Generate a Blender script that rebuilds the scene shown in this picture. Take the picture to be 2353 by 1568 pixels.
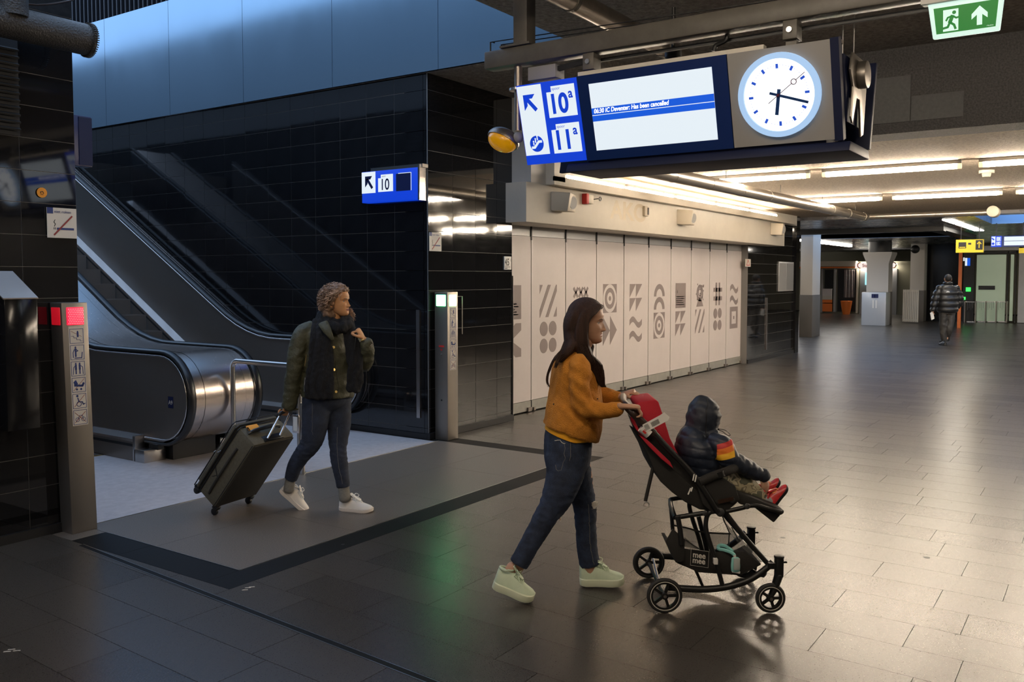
import bpy, bmesh, math, random
from math import sin, cos, pi, radians, atan2, sqrt
from mathutils import Vector, Matrix, noise
random.seed(7)
for _o in list(bpy.data.objects): bpy.data.objects.remove(_o)
SC = bpy.context.scene
COL = SC.collection

# ------------------------------------------------------------------ camera, world, exposure
FPX = 2027.; CXP = 1176.5; HOR = 638.; EYE = 1.7; PIT = radians(3.0); YAW = radians(34.3)
CYP = HOR + FPX*math.tan(PIT)
cam_d = bpy.data.cameras.new('camera'); cam = bpy.data.objects.new('camera', cam_d); COL.objects.link(cam)
cam_d.sensor_width = 36; cam_d.lens = 36*FPX/2353; cam_d.clip_end = 300; cam_d.clip_start = .05
cam_d.shift_y = (CYP - 784)/2353
cam.location = (0, 0, EYE); cam.rotation_euler = (pi/2 - PIT, 0, YAW - pi/2)
SC.camera = cam
W = bpy.data.worlds.new('sky'); SC.world = W; W.use_nodes = True
wb = W.node_tree.nodes['Background']; wb.inputs[0].default_value = (.28, .41, .62, 1); wb.inputs[1].default_value = 3.7
SC.view_settings.view_transform = 'Standard'; SC.view_settings.look = 'None'
SC.view_settings.exposure = 0.0; SC.view_settings.gamma = 1.0; SC.view_settings.use_curve_mapping = False
LAMP = 132.          # strength of the fluorescent tubes

FW = Vector((cos(YAW)*cos(PIT), sin(YAW)*cos(PIT), -sin(PIT)))
RT = Vector((sin(YAW), -cos(YAW), 0))
UPV = Vector((cos(YAW)*sin(PIT), sin(YAW)*sin(PIT), cos(PIT)))
DEP = Vector((cos(YAW), sin(YAW), 0)); ZZ = Vector((0, 0, 1))
E0 = Vector((0, 0, EYE))
def ray(x, y): return FW + RT*((x-CXP)/FPX) + UPV*((CYP-y)/FPX)
def atz(x, y, z=0): r = ray(x, y); return E0 + r*((z-EYE)/r.z)
def atX(x, y, X): r = ray(x, y); return E0 + r*(X/r.x)
def atY(x, y, Y): r = ray(x, y); return E0 + r*(Y/r.y)
def dep(x, y, d): return E0 + ray(x, y)*d

# ------------------------------------------------------------------ materials
def mat(name, col, rough=.5, metal=0., bump=0., bscale=40., var=0., vscale=8., emit=0., ecol=None, coat=0., stretch=None, spec=None, alpha=None, rvar=0., trans=0.):
    m = bpy.data.materials.new(name); m.use_nodes = True
    nt = m.node_tree; N = nt.nodes; L = nt.links; b = N['Principled BSDF']
    c = tuple(col)+(1,) if len(col) == 3 else col
    b.inputs['Base Color'].default_value = c; b.inputs['Roughness'].default_value = rough; b.inputs['Metallic'].default_value = metal
    if spec is not None: b.inputs['Specular IOR Level'].default_value = spec
    if coat: b.inputs['Coat Weight'].default_value = coat; b.inputs['Coat Roughness'].default_value = .05
    if trans: b.inputs['Transmission Weight'].default_value = trans
    if emit: b.inputs['Emission Color'].default_value = tuple(ecol or col)+(1,); b.inputs['Emission Strength'].default_value = emit
    if alpha is not None: b.inputs['Alpha'].default_value = alpha
    if bump or var or rvar:
        tc = N.new('ShaderNodeTexCoord'); mp = N.new('ShaderNodeMapping'); L.new(tc.outputs['Object'], mp.inputs[0])
        if stretch: mp.inputs['Scale'].default_value = stretch
    if var or rvar:
        n = N.new('ShaderNodeTexNoise'); n.inputs['Scale'].default_value = vscale; n.inputs['Detail'].default_value = 6; n.inputs['Roughness'].default_value = .65
        L.new(mp.outputs[0], n.inputs[0])
        if var:
            r = N.new('ShaderNodeValToRGB'); e = r.color_ramp.elements
            e[0].position = .3; e[1].position = .7
            e[0].color = tuple(max(0, v*(1-var)) for v in c[:3])+(1,); e[1].color = tuple(min(1, v*(1+var)) for v in c[:3])+(1,)
            L.new(n.outputs[0], r.inputs[0]); L.new(r.outputs[0], b.inputs['Base Color'])
        if rvar:
            mr = N.new('ShaderNodeMapRange'); mr.inputs[3].default_value = max(0, rough-rvar); mr.inputs[4].default_value = min(1, rough+rvar)
            mr.inputs[1].default_value = .3; mr.inputs[2].default_value = .7
            L.new(n.outputs[0], mr.inputs[0]); L.new(mr.outputs[0], b.inputs['Roughness'])
    if bump:
        n2 = N.new('ShaderNodeTexNoise'); n2.inputs['Scale'].default_value = bscale; n2.inputs['Detail'].default_value = 4
        L.new(mp.outputs[0], n2.inputs[0])
        bp = N.new('ShaderNodeBump'); bp.inputs['Strength'].default_value = bump; bp.inputs['Distance'].default_value = .02
        L.new(n2.outputs[0], bp.inputs['Height']); L.new(bp.outputs[0], b.inputs['Normal'])
    return m
def checker_mat(name, cols, scale, rough=.8):   # blotchy camouflage print
    m = mat(name, cols[0], rough); nt = m.node_tree; N = nt.nodes; L = nt.links; b = N['Principled BSDF']
    tc = N.new('ShaderNodeTexCoord'); n = N.new('ShaderNodeTexNoise'); n.inputs['Scale'].default_value = scale; n.inputs['Detail'].default_value = 1; n.inputs['Distortion'].default_value = .6
    r = N.new('ShaderNodeValToRGB'); r.color_ramp.interpolation = 'CONSTANT'; e = r.color_ramp.elements
    e[0].position = 0; e[0].color = tuple(cols[0])+(1,); e[1].position = .41; e[1].color = tuple(cols[1])+(1,)
    for p, c in zip((.515, .56, .65), cols[2:]): x = e.new(p); x.color = tuple(c)+(1,)
    L.new(tc.outputs['Object'], n.inputs[0]); L.new(n.outputs[0], r.inputs[0]); L.new(r.outputs[0], b.inputs['Base Color'])
    return m
MT = {}
def D(k, *a, **kw): MT[k] = mat(k, *a, **kw)
D('floor_tile', (.052, .045, .038), .30, var=.32, vscale=140, rvar=.05, spec=.6)
D('floor_tile_b', (.044, .038, .032), .29, var=.32, vscale=160, rvar=.05, spec=.6)
D('floor_grout', (.03, .026, .022), .8)
D('floor_band', (.009, .009, .009), .55, var=.3, vscale=80, spec=.12)
D('floor_inner', (.13, .108, .09), .40, var=.40, vscale=120)
D('floor_plate', (.46, .42, .42), .45, var=.14, vscale=14, bump=.02, bscale=300)
D('black_tile', (.008, .008, .009), .045, var=.3, vscale=5, rvar=.02, spec=.9)
D('black_grout', (.16, .155, .15), .6)
D('steel', (.55, .53, .51), .28, 1)
D('steel_brushed', (.54, .47, .43), .24, .95, rvar=.04, vscale=6, stretch=(20, 1, 1))
D('steel_dark', (.27, .235, .21), .36, .78, rvar=.06, vscale=5)
D('steel_bar', (.68, .64, .62), .26, 1)
D('post_steel', (.30, .27, .24), .42, .85, bump=.03, bscale=200)
D('rubber', (.012, .012, .013), .32)
D('rubber_matt', (.014, .014, .014), .6)
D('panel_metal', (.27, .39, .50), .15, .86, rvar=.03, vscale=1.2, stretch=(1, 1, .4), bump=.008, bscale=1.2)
D('dark_rib', (.03, .03, .035), .5, .5)
D('concrete', (.30, .27, .24), .85, var=.45, vscale=22, bump=.9, bscale=60)
D('concrete_face', (.19, .185, .185), .85, var=.40, vscale=60, bump=.7, bscale=90)
D('concrete_patch', (.25, .25, .255), .8, var=.12, vscale=30)
D('ceiling_far', (.40, .33, .25), .85, var=.35, vscale=30, bump=.9, bscale=70)
D('ceiling_gloss', (.10, .10, .11), .28, .3, rvar=.05, vscale=2)
D('beam_paint', (.12, .11, .095), .42, var=.15, vscale=9)
D('pipe_metal', (.42, .38, .33), .33, .9, var=.1)
D('pipe_wrap', (.055, .05, .045), .42, .3, bump=.5, bscale=90)
D('white_wall', (.66, .62, .55), .6, var=.05, vscale=3)
D('white_wall2', (.60, .60, .60), .6, var=.05, vscale=3)
D('shutter', (.66, .61, .61), .5, var=.03, vscale=3)
D('shutter_top', (.42, .42, .42), .35, .2)
D('shutter_rail', (.36, .36, .33), .45, .3, var=.1)
D('shutter_edge', (.75, .72, .68), .4, .2)
D('print', (.26, .215, .215), .55)
D('print_dark', (.05, .045, .045), .55)
D('black', (.01, .01, .011), .45)
D('black_gloss', (.008, .008, .009), .12)
D('white', (.8, .8, .78), .5)
D('offwhite', (.62, .58, .52), .5)
D('cream', (.62, .56, .46), .5)
D('grey', (.3, .3, .3), .5)
D('navy', (.006, .012, .07), .4)
D('navy_case', (.010, .015, .050), .55, spec=.25)
D('sign_face', (.36, .35, .34), .45, .2)
D('e_white', (.08, .09, .1), .5, emit=.90, ecol=(.84, .93, 1))
D('e_clock', (.2, .2, .2), .5, emit=1.5, ecol=(.93, .97, 1))
D('e_ring', (.1, .14, .2), .5, emit=.8, ecol=(.45, .68, 1))
D('e_blue', (.003, .02, .2), .5, emit=.72, ecol=(.004, .06, .80))
D('e_blue2', (.003, .03, .2), .5, emit=.75, ecol=(.006, .12, .85))
D('e_bezel', (.004, .022, .13), .35)
D('clock_blue', (.004, .05, .22), .4)
D('clock_mark', (.02, .10, .75), .5, emit=.35, ecol=(.02, .12, .9))
D('clock_red', (.12, .02, .06), .4)
D('e_text', (1, 1, 1), .5, emit=1.2)
D('tube', (1, .9, .7), .4, emit=LAMP, ecol=(1, .84, .65))
D('tube_fill', (1, .9, .7), .4, emit=LAMP*.52, ecol=(1, .84, .65))
D('tube_end', (.8, .7, .55), .4, emit=1.2, ecol=(1, .75, .45))
D('cool_panel', (1, 1, 1), .4, emit=26, ecol=(1, .92, .80))
D('e_green', (.3, 1, .55), .4, emit=14, ecol=(.12, 1, .36))
D('e_red', (1, .05, .08), .3, emit=1.3, ecol=(1, .012, .05))
D('e_red_dim', (.5, .02, .03), .3, emit=.35, ecol=(1, .01, .03))
D('exit_green', (.0, .08, .01), .4, emit=.5, ecol=(.0, .30, .03))
D('exit_white', (.2, .25, .22), .4, emit=.85, ecol=(.75, 1, .88))
D('amber', (.65, .30, .005), .25, emit=.22, ecol=(1, .45, .0), coat=.5)
D('orange_dot', (.8, .3, .02), .5)
D('red_line', (.25, .02, .02), .5)
D('blue_line', (.01, .03, .16), .5)
D('yellow_sign', (.65, .45, .02), .5, emit=.35)
D('orange_paint', (.70, .15, .02), .5)
D('orange_bright', (.85, .20, .03), .5)  # brighter orange paint of the shop trim and plant pot
D('olive_wall', (.20, .19, .13), .5)
D('glass_green_glow', (.40, .47, .36), .25, emit=.22, ecol=(.5, .62, .42))  # faint glow in the panes stands in for a lit room behind
D('sky_panel', (.35, .55, .8), .4, emit=.0)
D('screen', (.3, .7, .8), .3, emit=1.0, ecol=(.4, .85, .95))
D('col_white', (.50, .47, .43), .6)
D('col_base', (.10, .09, .08), .5)
D('skin_a', (.46, .25, .155), .5, var=.06, vscale=20)
D('skin_b', (.58, .29, .13), .5, var=.08, vscale=20)
D('skin_c', (.48, .27, .17), .5)
D('lips_a', (.30, .10, .085), .4)
D('eye', (.7, .68, .65), .2)
D('iris', (.02, .012, .008), .15)
D('hair_brown', (.035, .016, .010), .58, bump=.5, bscale=60, stretch=(6, 6, .25), var=.5, vscale=10, spec=.3)
D('hair_dark', (.022, .012, .009), .40)
D('hair_curl', (.20, .12, .075), .5, var=.6, vscale=30)
D('hair_curl_light', (.48, .32, .22), .5, var=.4, vscale=30)
D('hair_black', (.012, .010, .009), .6, bump=.4, bscale=200)
D('ochre_wool', (.52, .20, .018), .9, var=.14, vscale=26, bump=.45, bscale=170)
D('ochre_shirt', (.80, .36, .01), .8)
D('denim', (.020, .030, .060), .85, var=.55, vscale=16, bump=.35, bscale=300)
D('denim_b', (.020, .028, .052), .85, var=.40, vscale=14, bump=.35, bscale=300)
D('denim_seam', (.16, .15, .14), .8)
D('thread', (.55, .5, .42), .8)
D('mint', (.55, .64, .46), .55, var=.06, vscale=20)
D('mint_sole', (.68, .72, .52), .5)
D('white_leather', (.80, .74, .66), .45)
D('white_sole', (.74, .66, .58), .5)
D('sock', (.22, .21, .19), .9, var=.25, vscale=60, stretch=(1, 1, 6))
D('olive_coat', (.060, .058, .030), .62, var=.25, vscale=18, bump=.3, bscale=60)
D('scarf', (.010, .010, .012), .95, var=.4, vscale=60, bump=.6, bscale=110, stretch=(3, 3, .4))
D('brass', (.7, .5, .18), .3, .9)
D('suitcase', (.115, .102, .072), .8, var=.18, vscale=60, bump=.4, bscale=500)
D('suitcase_dark', (.030, .027, .022), .8, bump=.4, bscale=500)
D('tag_orange', (.85, .35, .04), .6)
D('navy_puffer', (.016, .022, .038), .48, var=.2, vscale=30, bump=.18, bscale=30)
D('navy_hood', (.016, .021, .034), .55, bump=.18, bscale=30)
D('stripe_red', (.50, .025, .02), .6)
D('stripe_orange', (.80, .19, .02), .6)
D('stripe_yellow', (.85, .44, .02), .6)
D('shoe_red', (.55, .03, .03), .35, coat=.4, var=.3, vscale=60)
D('shoe_orange', (.8, .25, .08), .5)
D('red_fabric', (.42, .006, .02), .75, bump=.15, bscale=200)
D('pram_black', (.010, .0095, .009), .42)
D('pram_fabric', (.016, .014, .012), .8, bump=.2, bscale=300)
D('leather', (.035, .018, .012), .30)
D('tyre', (.02, .019, .018), .65)
D('rim_white', (.7, .65, .58), .4)
D('mesh_fabric', (.05, .045, .04), .8, alpha=.55)
D('paper', (.78, .75, .70), .6)
D('teal', (.25, .58, .54), .5)
D('teal_grey', (.42, .46, .44), .5)
D('puffer_black', (.012, .012, .013), .38, bump=.1, bscale=20)
D('trouser_dark', (.030, .027, .024), .6, var=.3, vscale=12, bump=.4, bscale=20)
MT['camo'] = checker_mat('camo', [(.09, .09, .06), (.42, .36, .23), (.20, .17, .11), (.50, .44, .30), (.12, .12, .08)], 17)

# ------------------------------------------------------------------ objects
def prep(o, label=None, cat=None, group=None, kind=None):
    if label: o['label'] = label
    if cat: o['category'] = cat
    if group: o['group'] = group
    if kind: o['kind'] = kind
    return o
def org(p):
    v = Vector((0, 0, 0))
    while p is not None: v = v + p.location; p = p.parent
    return v
def thing(name, loc, label, cat, group=None, kind=None):
    o = bpy.data.objects.new(name, None); o.empty_display_size = .1; o.location = loc; COL.objects.link(o)
    return prep(o, label, cat, group, kind)
def cr(pts, n=4):
    P = [Vector(p) if not isinstance(p, (int, float)) else p for p in pts]
    if len(P) < 3 or n < 2: return P
    out = []
    for i in range(len(P)-1):
        a = P[max(i-1, 0)]; b = P[i]; c = P[i+1]; d = P[min(i+2, len(P)-1)]
        for k in range(n):
            t = k/n
            out.append(.5*((2*b) + (c-a)*t + (2*a-5*b+4*c-d)*t*t + (3*b-a-3*c+d)*t**3))
    out.append(P[-1]); return out
class M:
    def __init__(s): s.V = []; s.F = []; s.I = []
    def add(s, V, F, mi=0):
        k = len(s.V); s.V += [Vector(v) for v in V]; s.F += [tuple(i+k for i in f) for f in F]; s.I += [mi]*len(F); return s
    def box(s, x0, x1, y0, y1, z0, z1, mi=0):
        V = [(x, y, z) for x in (x0, x1) for y in (y0, y1) for z in (z0, z1)]
        return s.add(V, [(0, 1, 3, 2), (4, 6, 7, 5), (0, 4, 5, 1), (2, 3, 7, 6), (0, 2, 6, 4), (1, 5, 7, 3)], mi)
    def obox(s, c, a, b, d, mi=0):      # centre and three half vectors
        c, a, b, d = map(Vector, (c, a, b, d))
        V = [c+i*a+j*b+k*d for i in (-1, 1) for j in (-1, 1) for k in (-1, 1)]
        return s.add(V, [(0, 1, 3, 2), (4, 6, 7, 5), (0, 4, 5, 1), (2, 3, 7, 6), (0, 2, 6, 4), (1, 5, 7, 3)], mi)
    def bar(s, p, q, w, h, up=ZZ, mi=0):
        p, q = Vector(p), Vector(q); t = (q-p); L = t.length; t = t/L; a = t.cross(up)
        if a.length < 1e-3: a = t.cross(Vector((1, 0, 0)))
        a.normalize(); b = a.cross(t)
        return s.obox((p+q)/2, t*L/2, a*w/2, b*h/2, mi)
    def loft(s, R, cap=True, mi=0, closed=False):
        n = len(R[0]); V = [v for r in R for v in r]; F = []
        m = len(R)
        for i in range(m-1 if not closed else m):
            for j in range(n): F.append((i*n+j, i*n+(j+1) % n, ((i+1) % m)*n+(j+1) % n, ((i+1) % m)*n+j))
        if cap and not closed: F.append(tuple(range(n-1, -1, -1))); F.append(tuple((m-1)*n+j for j in range(n)))
        return s.add(V, F, mi)
    def tube(s, pts, r, n=8, sm=1, closed=False, mi=0, ref=None, flat=1.):
        P = cr(pts, sm) if sm > 1 and not closed else [Vector(p) for p in pts]
        rr = r if isinstance(r, (list, tuple)) else [r]*len(pts)
        rr = cr([float(x) for x in rr], sm) if sm > 1 and not closed else list(rr)
        rings = []; prev = None
        for i, p in enumerate(P):
            if closed: t = P[(i+1) % len(P)] - P[i-1]
            else: t = P[min(i+1, len(P)-1)] - P[max(i-1, 0)]
            t.normalize()
            a = Vector(ref) if ref is not None else (prev if prev is not None else (ZZ if abs(t.z) < .9 else Vector((1, 0, 0))))
            a = a - t*a.dot(t)
            if a.length < 1e-4: a = t.orthogonal()
            a.normalize(); b = t.cross(a); prev = a
            q = abs(rr[min(i, len(rr)-1)])
            rings.append([p + a*cos(2*pi*k/n)*q*flat + b*sin(2*pi*k/n)*q for k in range(n)])
        return s.loft(rings, True, mi, closed)
    def limb(s, pts, ra, rb, lat, n=16, sm=4, mi=0, pw=1., ends=True):
        # elliptical tube: rb along 'lat', ra across; rounded ends
        P = cr(pts, sm); A = cr([float(x) for x in ra], sm); B = cr([float(x) for x in rb], sm); lat = Vector(lat)
        rings = []
        def ring(p, t, a_, b_):
            l = lat - t*lat.dot(t)
            if l.length < 1e-3: l = t.orthogonal()
            l.normalize(); f = t.cross(l)
            return [p + l*b_*math.copysign(abs(cos(u))**pw, cos(u)) + f*a_*math.copysign(abs(sin(u))**pw, sin(u)) for u in (2*pi*k/n for k in range(n))]
        T = [(P[min(i+1, len(P)-1)]-P[max(i-1, 0)]).normalized() for i in range(len(P))]
        if ends:
            h = min(A[0], B[0])*.7
            for q in (.15, .6, .9): rings.append(ring(P[0]-T[0]*h*sqrt(max(0, 1-q*q)), T[0], A[0]*q, B[0]*q))
        for p, t, a_, b_ in zip(P, T, A, B): rings.append(ring(p, t, a_, b_))
        if ends:
            h = min(A[-1], B[-1])*.7
            for q in (.9, .6, .15): rings.append(ring(P[-1]+T[-1]*h*sqrt(max(0, 1-q*q)), T[-1], A[-1]*q, B[-1]*q))
        return s.loft(rings, True, mi)
    def ell(s, c, a, b, d, nu=16, nv=10, mi=0):   # centre and three radius vectors
        c, a, b, d = map(Vector, (c, a, b, d)); V = [c-d]; F = []
        for i in range(1, nv):
            u = -pi/2+pi*i/nv
            for j in range(nu): w = 2*pi*j/nu; V.append(c+d*sin(u)+(a*cos(w)+b*sin(w))*cos(u))
        V.append(c+d); T = len(V)-1
        for j in range(nu):
            F.append((0, 1+(j+1) % nu, 1+j)); F.append((T, T-nu+j, T-nu+(j+1) % nu))
            for i in range(nv-2): F.append((1+i*nu+j, 1+i*nu+(j+1) % nu, 1+(i+1)*nu+(j+1) % nu, 1+(i+1)*nu+j))
        return s.add(V, F, mi)
    def ball(s, c, r, nu=12, nv=8, mi=0): return s.ell(c, (r, 0, 0), (0, r, 0), (0, 0, r), nu, nv, mi)
    def prism(s, P, vec, mi=0):
        P = [Vector(p) for p in P]; vec = Vector(vec); n = len(P)
        F = [tuple(range(n-1, -1, -1)), tuple(n+i for i in range(n))] + [(i, (i+1) % n, n+(i+1) % n, n+i) for i in range(n)]
        return s.add(P+[p+vec for p in P], F, mi)
    def cyl(s, p, q, r, n=16, r2=None, mi=0): return s.tube([p, q], [r, r if r2 is None else r2], n, mi=mi)
    def ringz(s, c, u, v, r0, r1, th, n=32, mi=0):  # flat annulus with thickness along u x v
        c, u, v = Vector(c), Vector(u).normalized(), Vector(v).normalized(); w = u.cross(v)*th
        R = []
        for k in range(n):
            d = u*cos(2*pi*k/n)+v*sin(2*pi*k/n); R.append([c+d*r0, c+d*r1, c+d*r1+w, c+d*r0+w])
        return s.loft(R, False, mi, True)
    def build(s, name, mats, parent=None, smooth=35, bevel=0, voxel=0, smit=0, label=None, kind=None, disp=None, matfn=None, sub=0, extra=None):
        me = bpy.data.meshes.new(name); off = org(parent) if parent else (s.base if hasattr(s, 'base') else Vector((0, 0, 0)))
        me.from_pydata([tuple(v-off) for v in s.V], [], s.F)
        o = bpy.data.objects.new(name, me); COL.objects.link(o)
        if not parent: o.location = off
        if isinstance(mats, str): mats = [mats]
        for k in mats: me.materials.append(MT[k])
        if len(mats) > 1 and not voxel: me.polygons.foreach_set('material_index', s.I)
        bm = bmesh.new(); bm.from_mesh(me); bmesh.ops.recalc_face_normals(bm, faces=bm.faces)
        if voxel == 0 and bevel == 0: bmesh.ops.remove_doubles(bm, verts=bm.verts, dist=1e-6)
        bm.to_mesh(me); bm.free()
        if bevel: md = o.modifiers.new('b', 'BEVEL'); md.width = bevel; md.segments = 2; md.limit_method = 'ANGLE'
        if voxel: md = o.modifiers.new('r', 'REMESH'); md.mode = 'VOXEL'; md.voxel_size = voxel
        if smit: md = o.modifiers.new('s', 'SMOOTH'); md.iterations = smit; md.factor = .5
        if sub: md = o.modifiers.new('u', 'SUBSURF'); md.levels = sub; md.render_levels = sub
        if o.modifiers:
            dg = bpy.context.evaluated_depsgraph_get(); ne = bpy.data.meshes.new_from_object(o.evaluated_get(dg)); o.modifiers.clear(); o.data = ne
            bpy.data.meshes.remove(me); me = ne; me.name = name
        if disp:
            me.update(); nn = [v.normal.copy() for v in me.vertices]
            for v, q in zip(me.vertices, nn): v.co += q*disp(v.co+off)
        if matfn:
            for p in me.polygons: p.material_index = matfn(p.center+off, p.normal)
        if extra:     # further shells joined without remeshing
            bm = bmesh.new(); bm.from_mesh(me)
            for ex, mi in extra:
                vs = [bm.verts.new(v-off) for v in ex.V]
                for f, im in zip(ex.F, ex.I):
                    try: g = bm.faces.new([vs[i] for i in f]); g.material_index = im if mi is None else mi
                    except ValueError: pass
            bm.to_mesh(me); bm.free()
        if smooth is not None:
            me.polygons.foreach_set('use_smooth', [True]*len(me.polygons)); me.set_sharp_from_angle(angle=radians(smooth))
        me.update()
        if parent: o.parent = parent
        if label: o['label'] = label
        if kind: o['kind'] = kind
        return o
class Ink:
    """flat print: shapes in (u, v) on a plane, a hair thick"""
    def __init__(s, o, u, v, th=.0015): s.o = Vector(o); s.u = Vector(u); s.v = Vector(v); s.n = s.u.normalized().cross(s.v.normalized())*th; s.m = M()
    def P(s, a, b): return s.o+s.u*a+s.v*b
    def poly(s, pts, mi=0): s.m.prism([s.P(*p) for p in pts], s.n, mi); return s
    def rect(s, a, b, c, d, mi=0): return s.poly([(a, b), (c, b), (c, d), (a, d)], mi)
    def disc(s, c, r, n=20, ry=None, mi=0): ry = ry or r; return s.poly([(c[0]+r*cos(2*pi*k/n), c[1]+ry*sin(2*pi*k/n)) for k in range(n)], mi)
    def line(s, pts, w, mi=0):
        for p, q in zip(pts, pts[1:]):
            d = Vector((q[0]-p[0], q[1]-p[1])); L = d.length or 1; nx, ny = -d.y/L*w/2, d.x/L*w/2; ex, ey = d.x/L*w*.2, d.y/L*w*.2
            s.poly([(p[0]+nx-ex, p[1]+ny-ey), (q[0]+nx+ex, q[1]+ny+ey), (q[0]-nx+ex, q[1]-ny+ey), (p[0]-nx-ex, p[1]-ny-ey)], mi)
        return s
    def ring(s, c, r0, r1, n=28, a0=0, a1=2*pi, ry=1., mi=0):
        for k in range(n):
            a, b = a0+(a1-a0)*k/n, a0+(a1-a0)*(k+1)/n
            s.poly([(c[0]+r*cos(t), c[1]+ry*r*sin(t)) for r, t in ((r0, a), (r1, a), (r1, b), (r0, b))], mi)
        return s
    def text(s, body, a, b, size, mi=0, bold=0., shear=0., sx=1., align='LEFT'):
        c = bpy.data.curves.new('t', 'FONT'); c.body = body; c.size = size; c.shear = shear; c.align_x = align; c.offset = bold; c.resolution_u = 6
        o = bpy.data.objects.new('t', c); COL.objects.link(o); dg = bpy.context.evaluated_depsgraph_get(); me = bpy.data.meshes.new_from_object(o.evaluated_get(dg))
        V = [s.P(a+v.co.x*sx, b+v.co.y)+s.n for v in me.vertices]
        s.m.add(V, [tuple(p.vertices) for p in me.polygons], mi); bpy.data.objects.remove(o); bpy.data.curves.remove(c); bpy.data.meshes.remove(me); return s
    def build(s, name, mats, parent, **k): return s.m.build(name, mats, parent, smooth=None, **k)
def piece_copies(proto, locs, parent, mats=None):
    for l in locs:
        c = proto.copy(); COL.objects.link(c); c.parent = parent; c.location = Vector(l)-org(parent)
def tilemesh(name, sx, sy, sz, material, bev=.0015):
    """a tile centred on its origin"""
    me = bpy.data.meshes.new(name); hx, hy, hz = sx/2, sy/2, sz/2
    V = [(x*hx, y*hy, z*hz) for x in (-1, 1) for y in (-1, 1) for z in (-1, 1)]
    me.from_pydata(V, [], [(0, 1, 3, 2), (4, 6, 7, 5), (0, 4, 5, 1), (2, 3, 7, 6), (0, 2, 6, 4), (1, 5, 7, 3)])
    me.materials.append(MT[material]); return me
def place(me, name, loc, parent, rot=None):
    o = bpy.data.objects.new(name, me); COL.objects.link(o); o.parent = parent; o.location = Vector(loc)-org(parent)
    if rot: o.rotation_euler = rot
    return o
def bake(o): pass

# ================================================================== THE SETTING
XA, YB = 7.09, 5.89
# floor slab and its tiles
floor = M().box(-9, 47, -9, 18, -.4, -.006).build('floor', 'floor_grout', kind='structure', smooth=None)
KX = .04
def rowx(i, y): return 3.70 + .307*i + KX*(y-1.0)
known = {1: [1.557], 2: [1.105], 3: [.758], 4: [1.157], 5: [1.504, .722], 6: [1.09, .435], 7: [1.449, .672], 8: [.846], 9: [1.69], 10: [1.19], 11: [.776], 12: [1.175],
         -1: [3.131, 3.665], -2: [3.48, 2.9], -3: [3.17], -5: [3.71, 4.29], -4: [3.965], 0: [.745, 2.897]}
def inband(x, y): return 3.04 < x < 7.32 and 3.94 < y < 5.8
tiles = []
for i in range(-42, 134):
    rnd = random.Random(i*13+5)
    ks = sorted(known.get(i, [rnd.uniform(.5, 1.4)]))
    js = list(ks); y = ks[0]
    while y > -8.8: y -= rnd.choice((.60, .75, .75, .90)); js.insert(0, y)
    y = ks[-1]
    lim = 5.85 if i < 16 else (6.05 if i < 53 else 15)
    while y < lim: y += rnd.choice((.60, .75, .75, .90)); js.append(y)
    for a, b in zip(js, js[1:]):
        b = min(b, lim)
        if b-a < .03: continue
        tiles.append((i, a, b))
def tile_prism(i, a, b, g=.0016):
    return [(rowx(i, a)+g-.307, a+g, 0), (rowx(i, a)-g, a+g, 0), (rowx(i, b)-g, b-g, 0), (rowx(i, b)+g-.307, b-g, 0)]
def size_on_screen(i, a, b):
    p = Vector((rowx(i, a)-.15, (a+b)/2, 0))-E0; d = p.dot(FW)
    if d < .6: return -1
    u = abs(p.dot(RT)/d*FPX); v = -p.dot(UPV)/d*FPX + CYP
    if u > 1300 or v > 1640: return -1
    return 1/d
big = sorted([t for t in tiles if size_on_screen(*t) > 0], key=lambda t: -size_on_screen(*t))
# the paved rectangle before the escalators cuts the tile field
def cut(i, a, b):
    """pieces of a tile outside the rectangle X 3.04..7.32, Y 3.94..5.8"""
    x0, x1 = rowx(i, 4.5)-.307, rowx(i, 4.5)
    if x1 <= 3.04 or x0 >= 7.32 or b <= 3.94 or a >= 5.9: return [(None, a, b)]
    out = []
    if a < 3.94: out.append((None, a, 3.94))
    if x0 < 3.04 < x1: out.append(('l', max(a, 3.94), b))
    if x0 < 7.32 < x1: out.append(('r', max(a, 3.94), b))
    return out
singles = 0; rest = M()
for t in big + [t for t in tiles if size_on_screen(*t) <= 0]:
    for side, a, b in cut(*t):
        P = tile_prism(t[0], a, b)
        if side == 'l': P = [(min(x, 3.038), y, z) for x, y, z in P]
        if side == 'r': P = [(max(x, 7.322), y, z) for x, y, z in P]
        if b-a < .01: continue
        if singles < 255 and size_on_screen(t[0], a, b) > 0:
            c = Vector(((P[0][0]+P[2][0])/2, (a+b)/2, 0)); m = M(); m.base = c
            m.prism([Vector(p)-Vector((0, 0, .02)) for p in P], (0, 0, .02))
            o = m.build('tile', 'floor_tile' if (t[0]*7+int(a*10)) % 3 else 'floor_tile_b', None, smooth=None); o.location = c; o.parent = floor; singles += 1
        else: rest.prism([Vector(p)-Vector((0, 0, .02)) for p in P], (0, 0, .02), (t[0]*7+int(a*10)) % 3 == 0)
rest.build('tile_field', ['floor_tile', 'floor_tile_b'], floor, smooth=None, kind='stuff')
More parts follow.
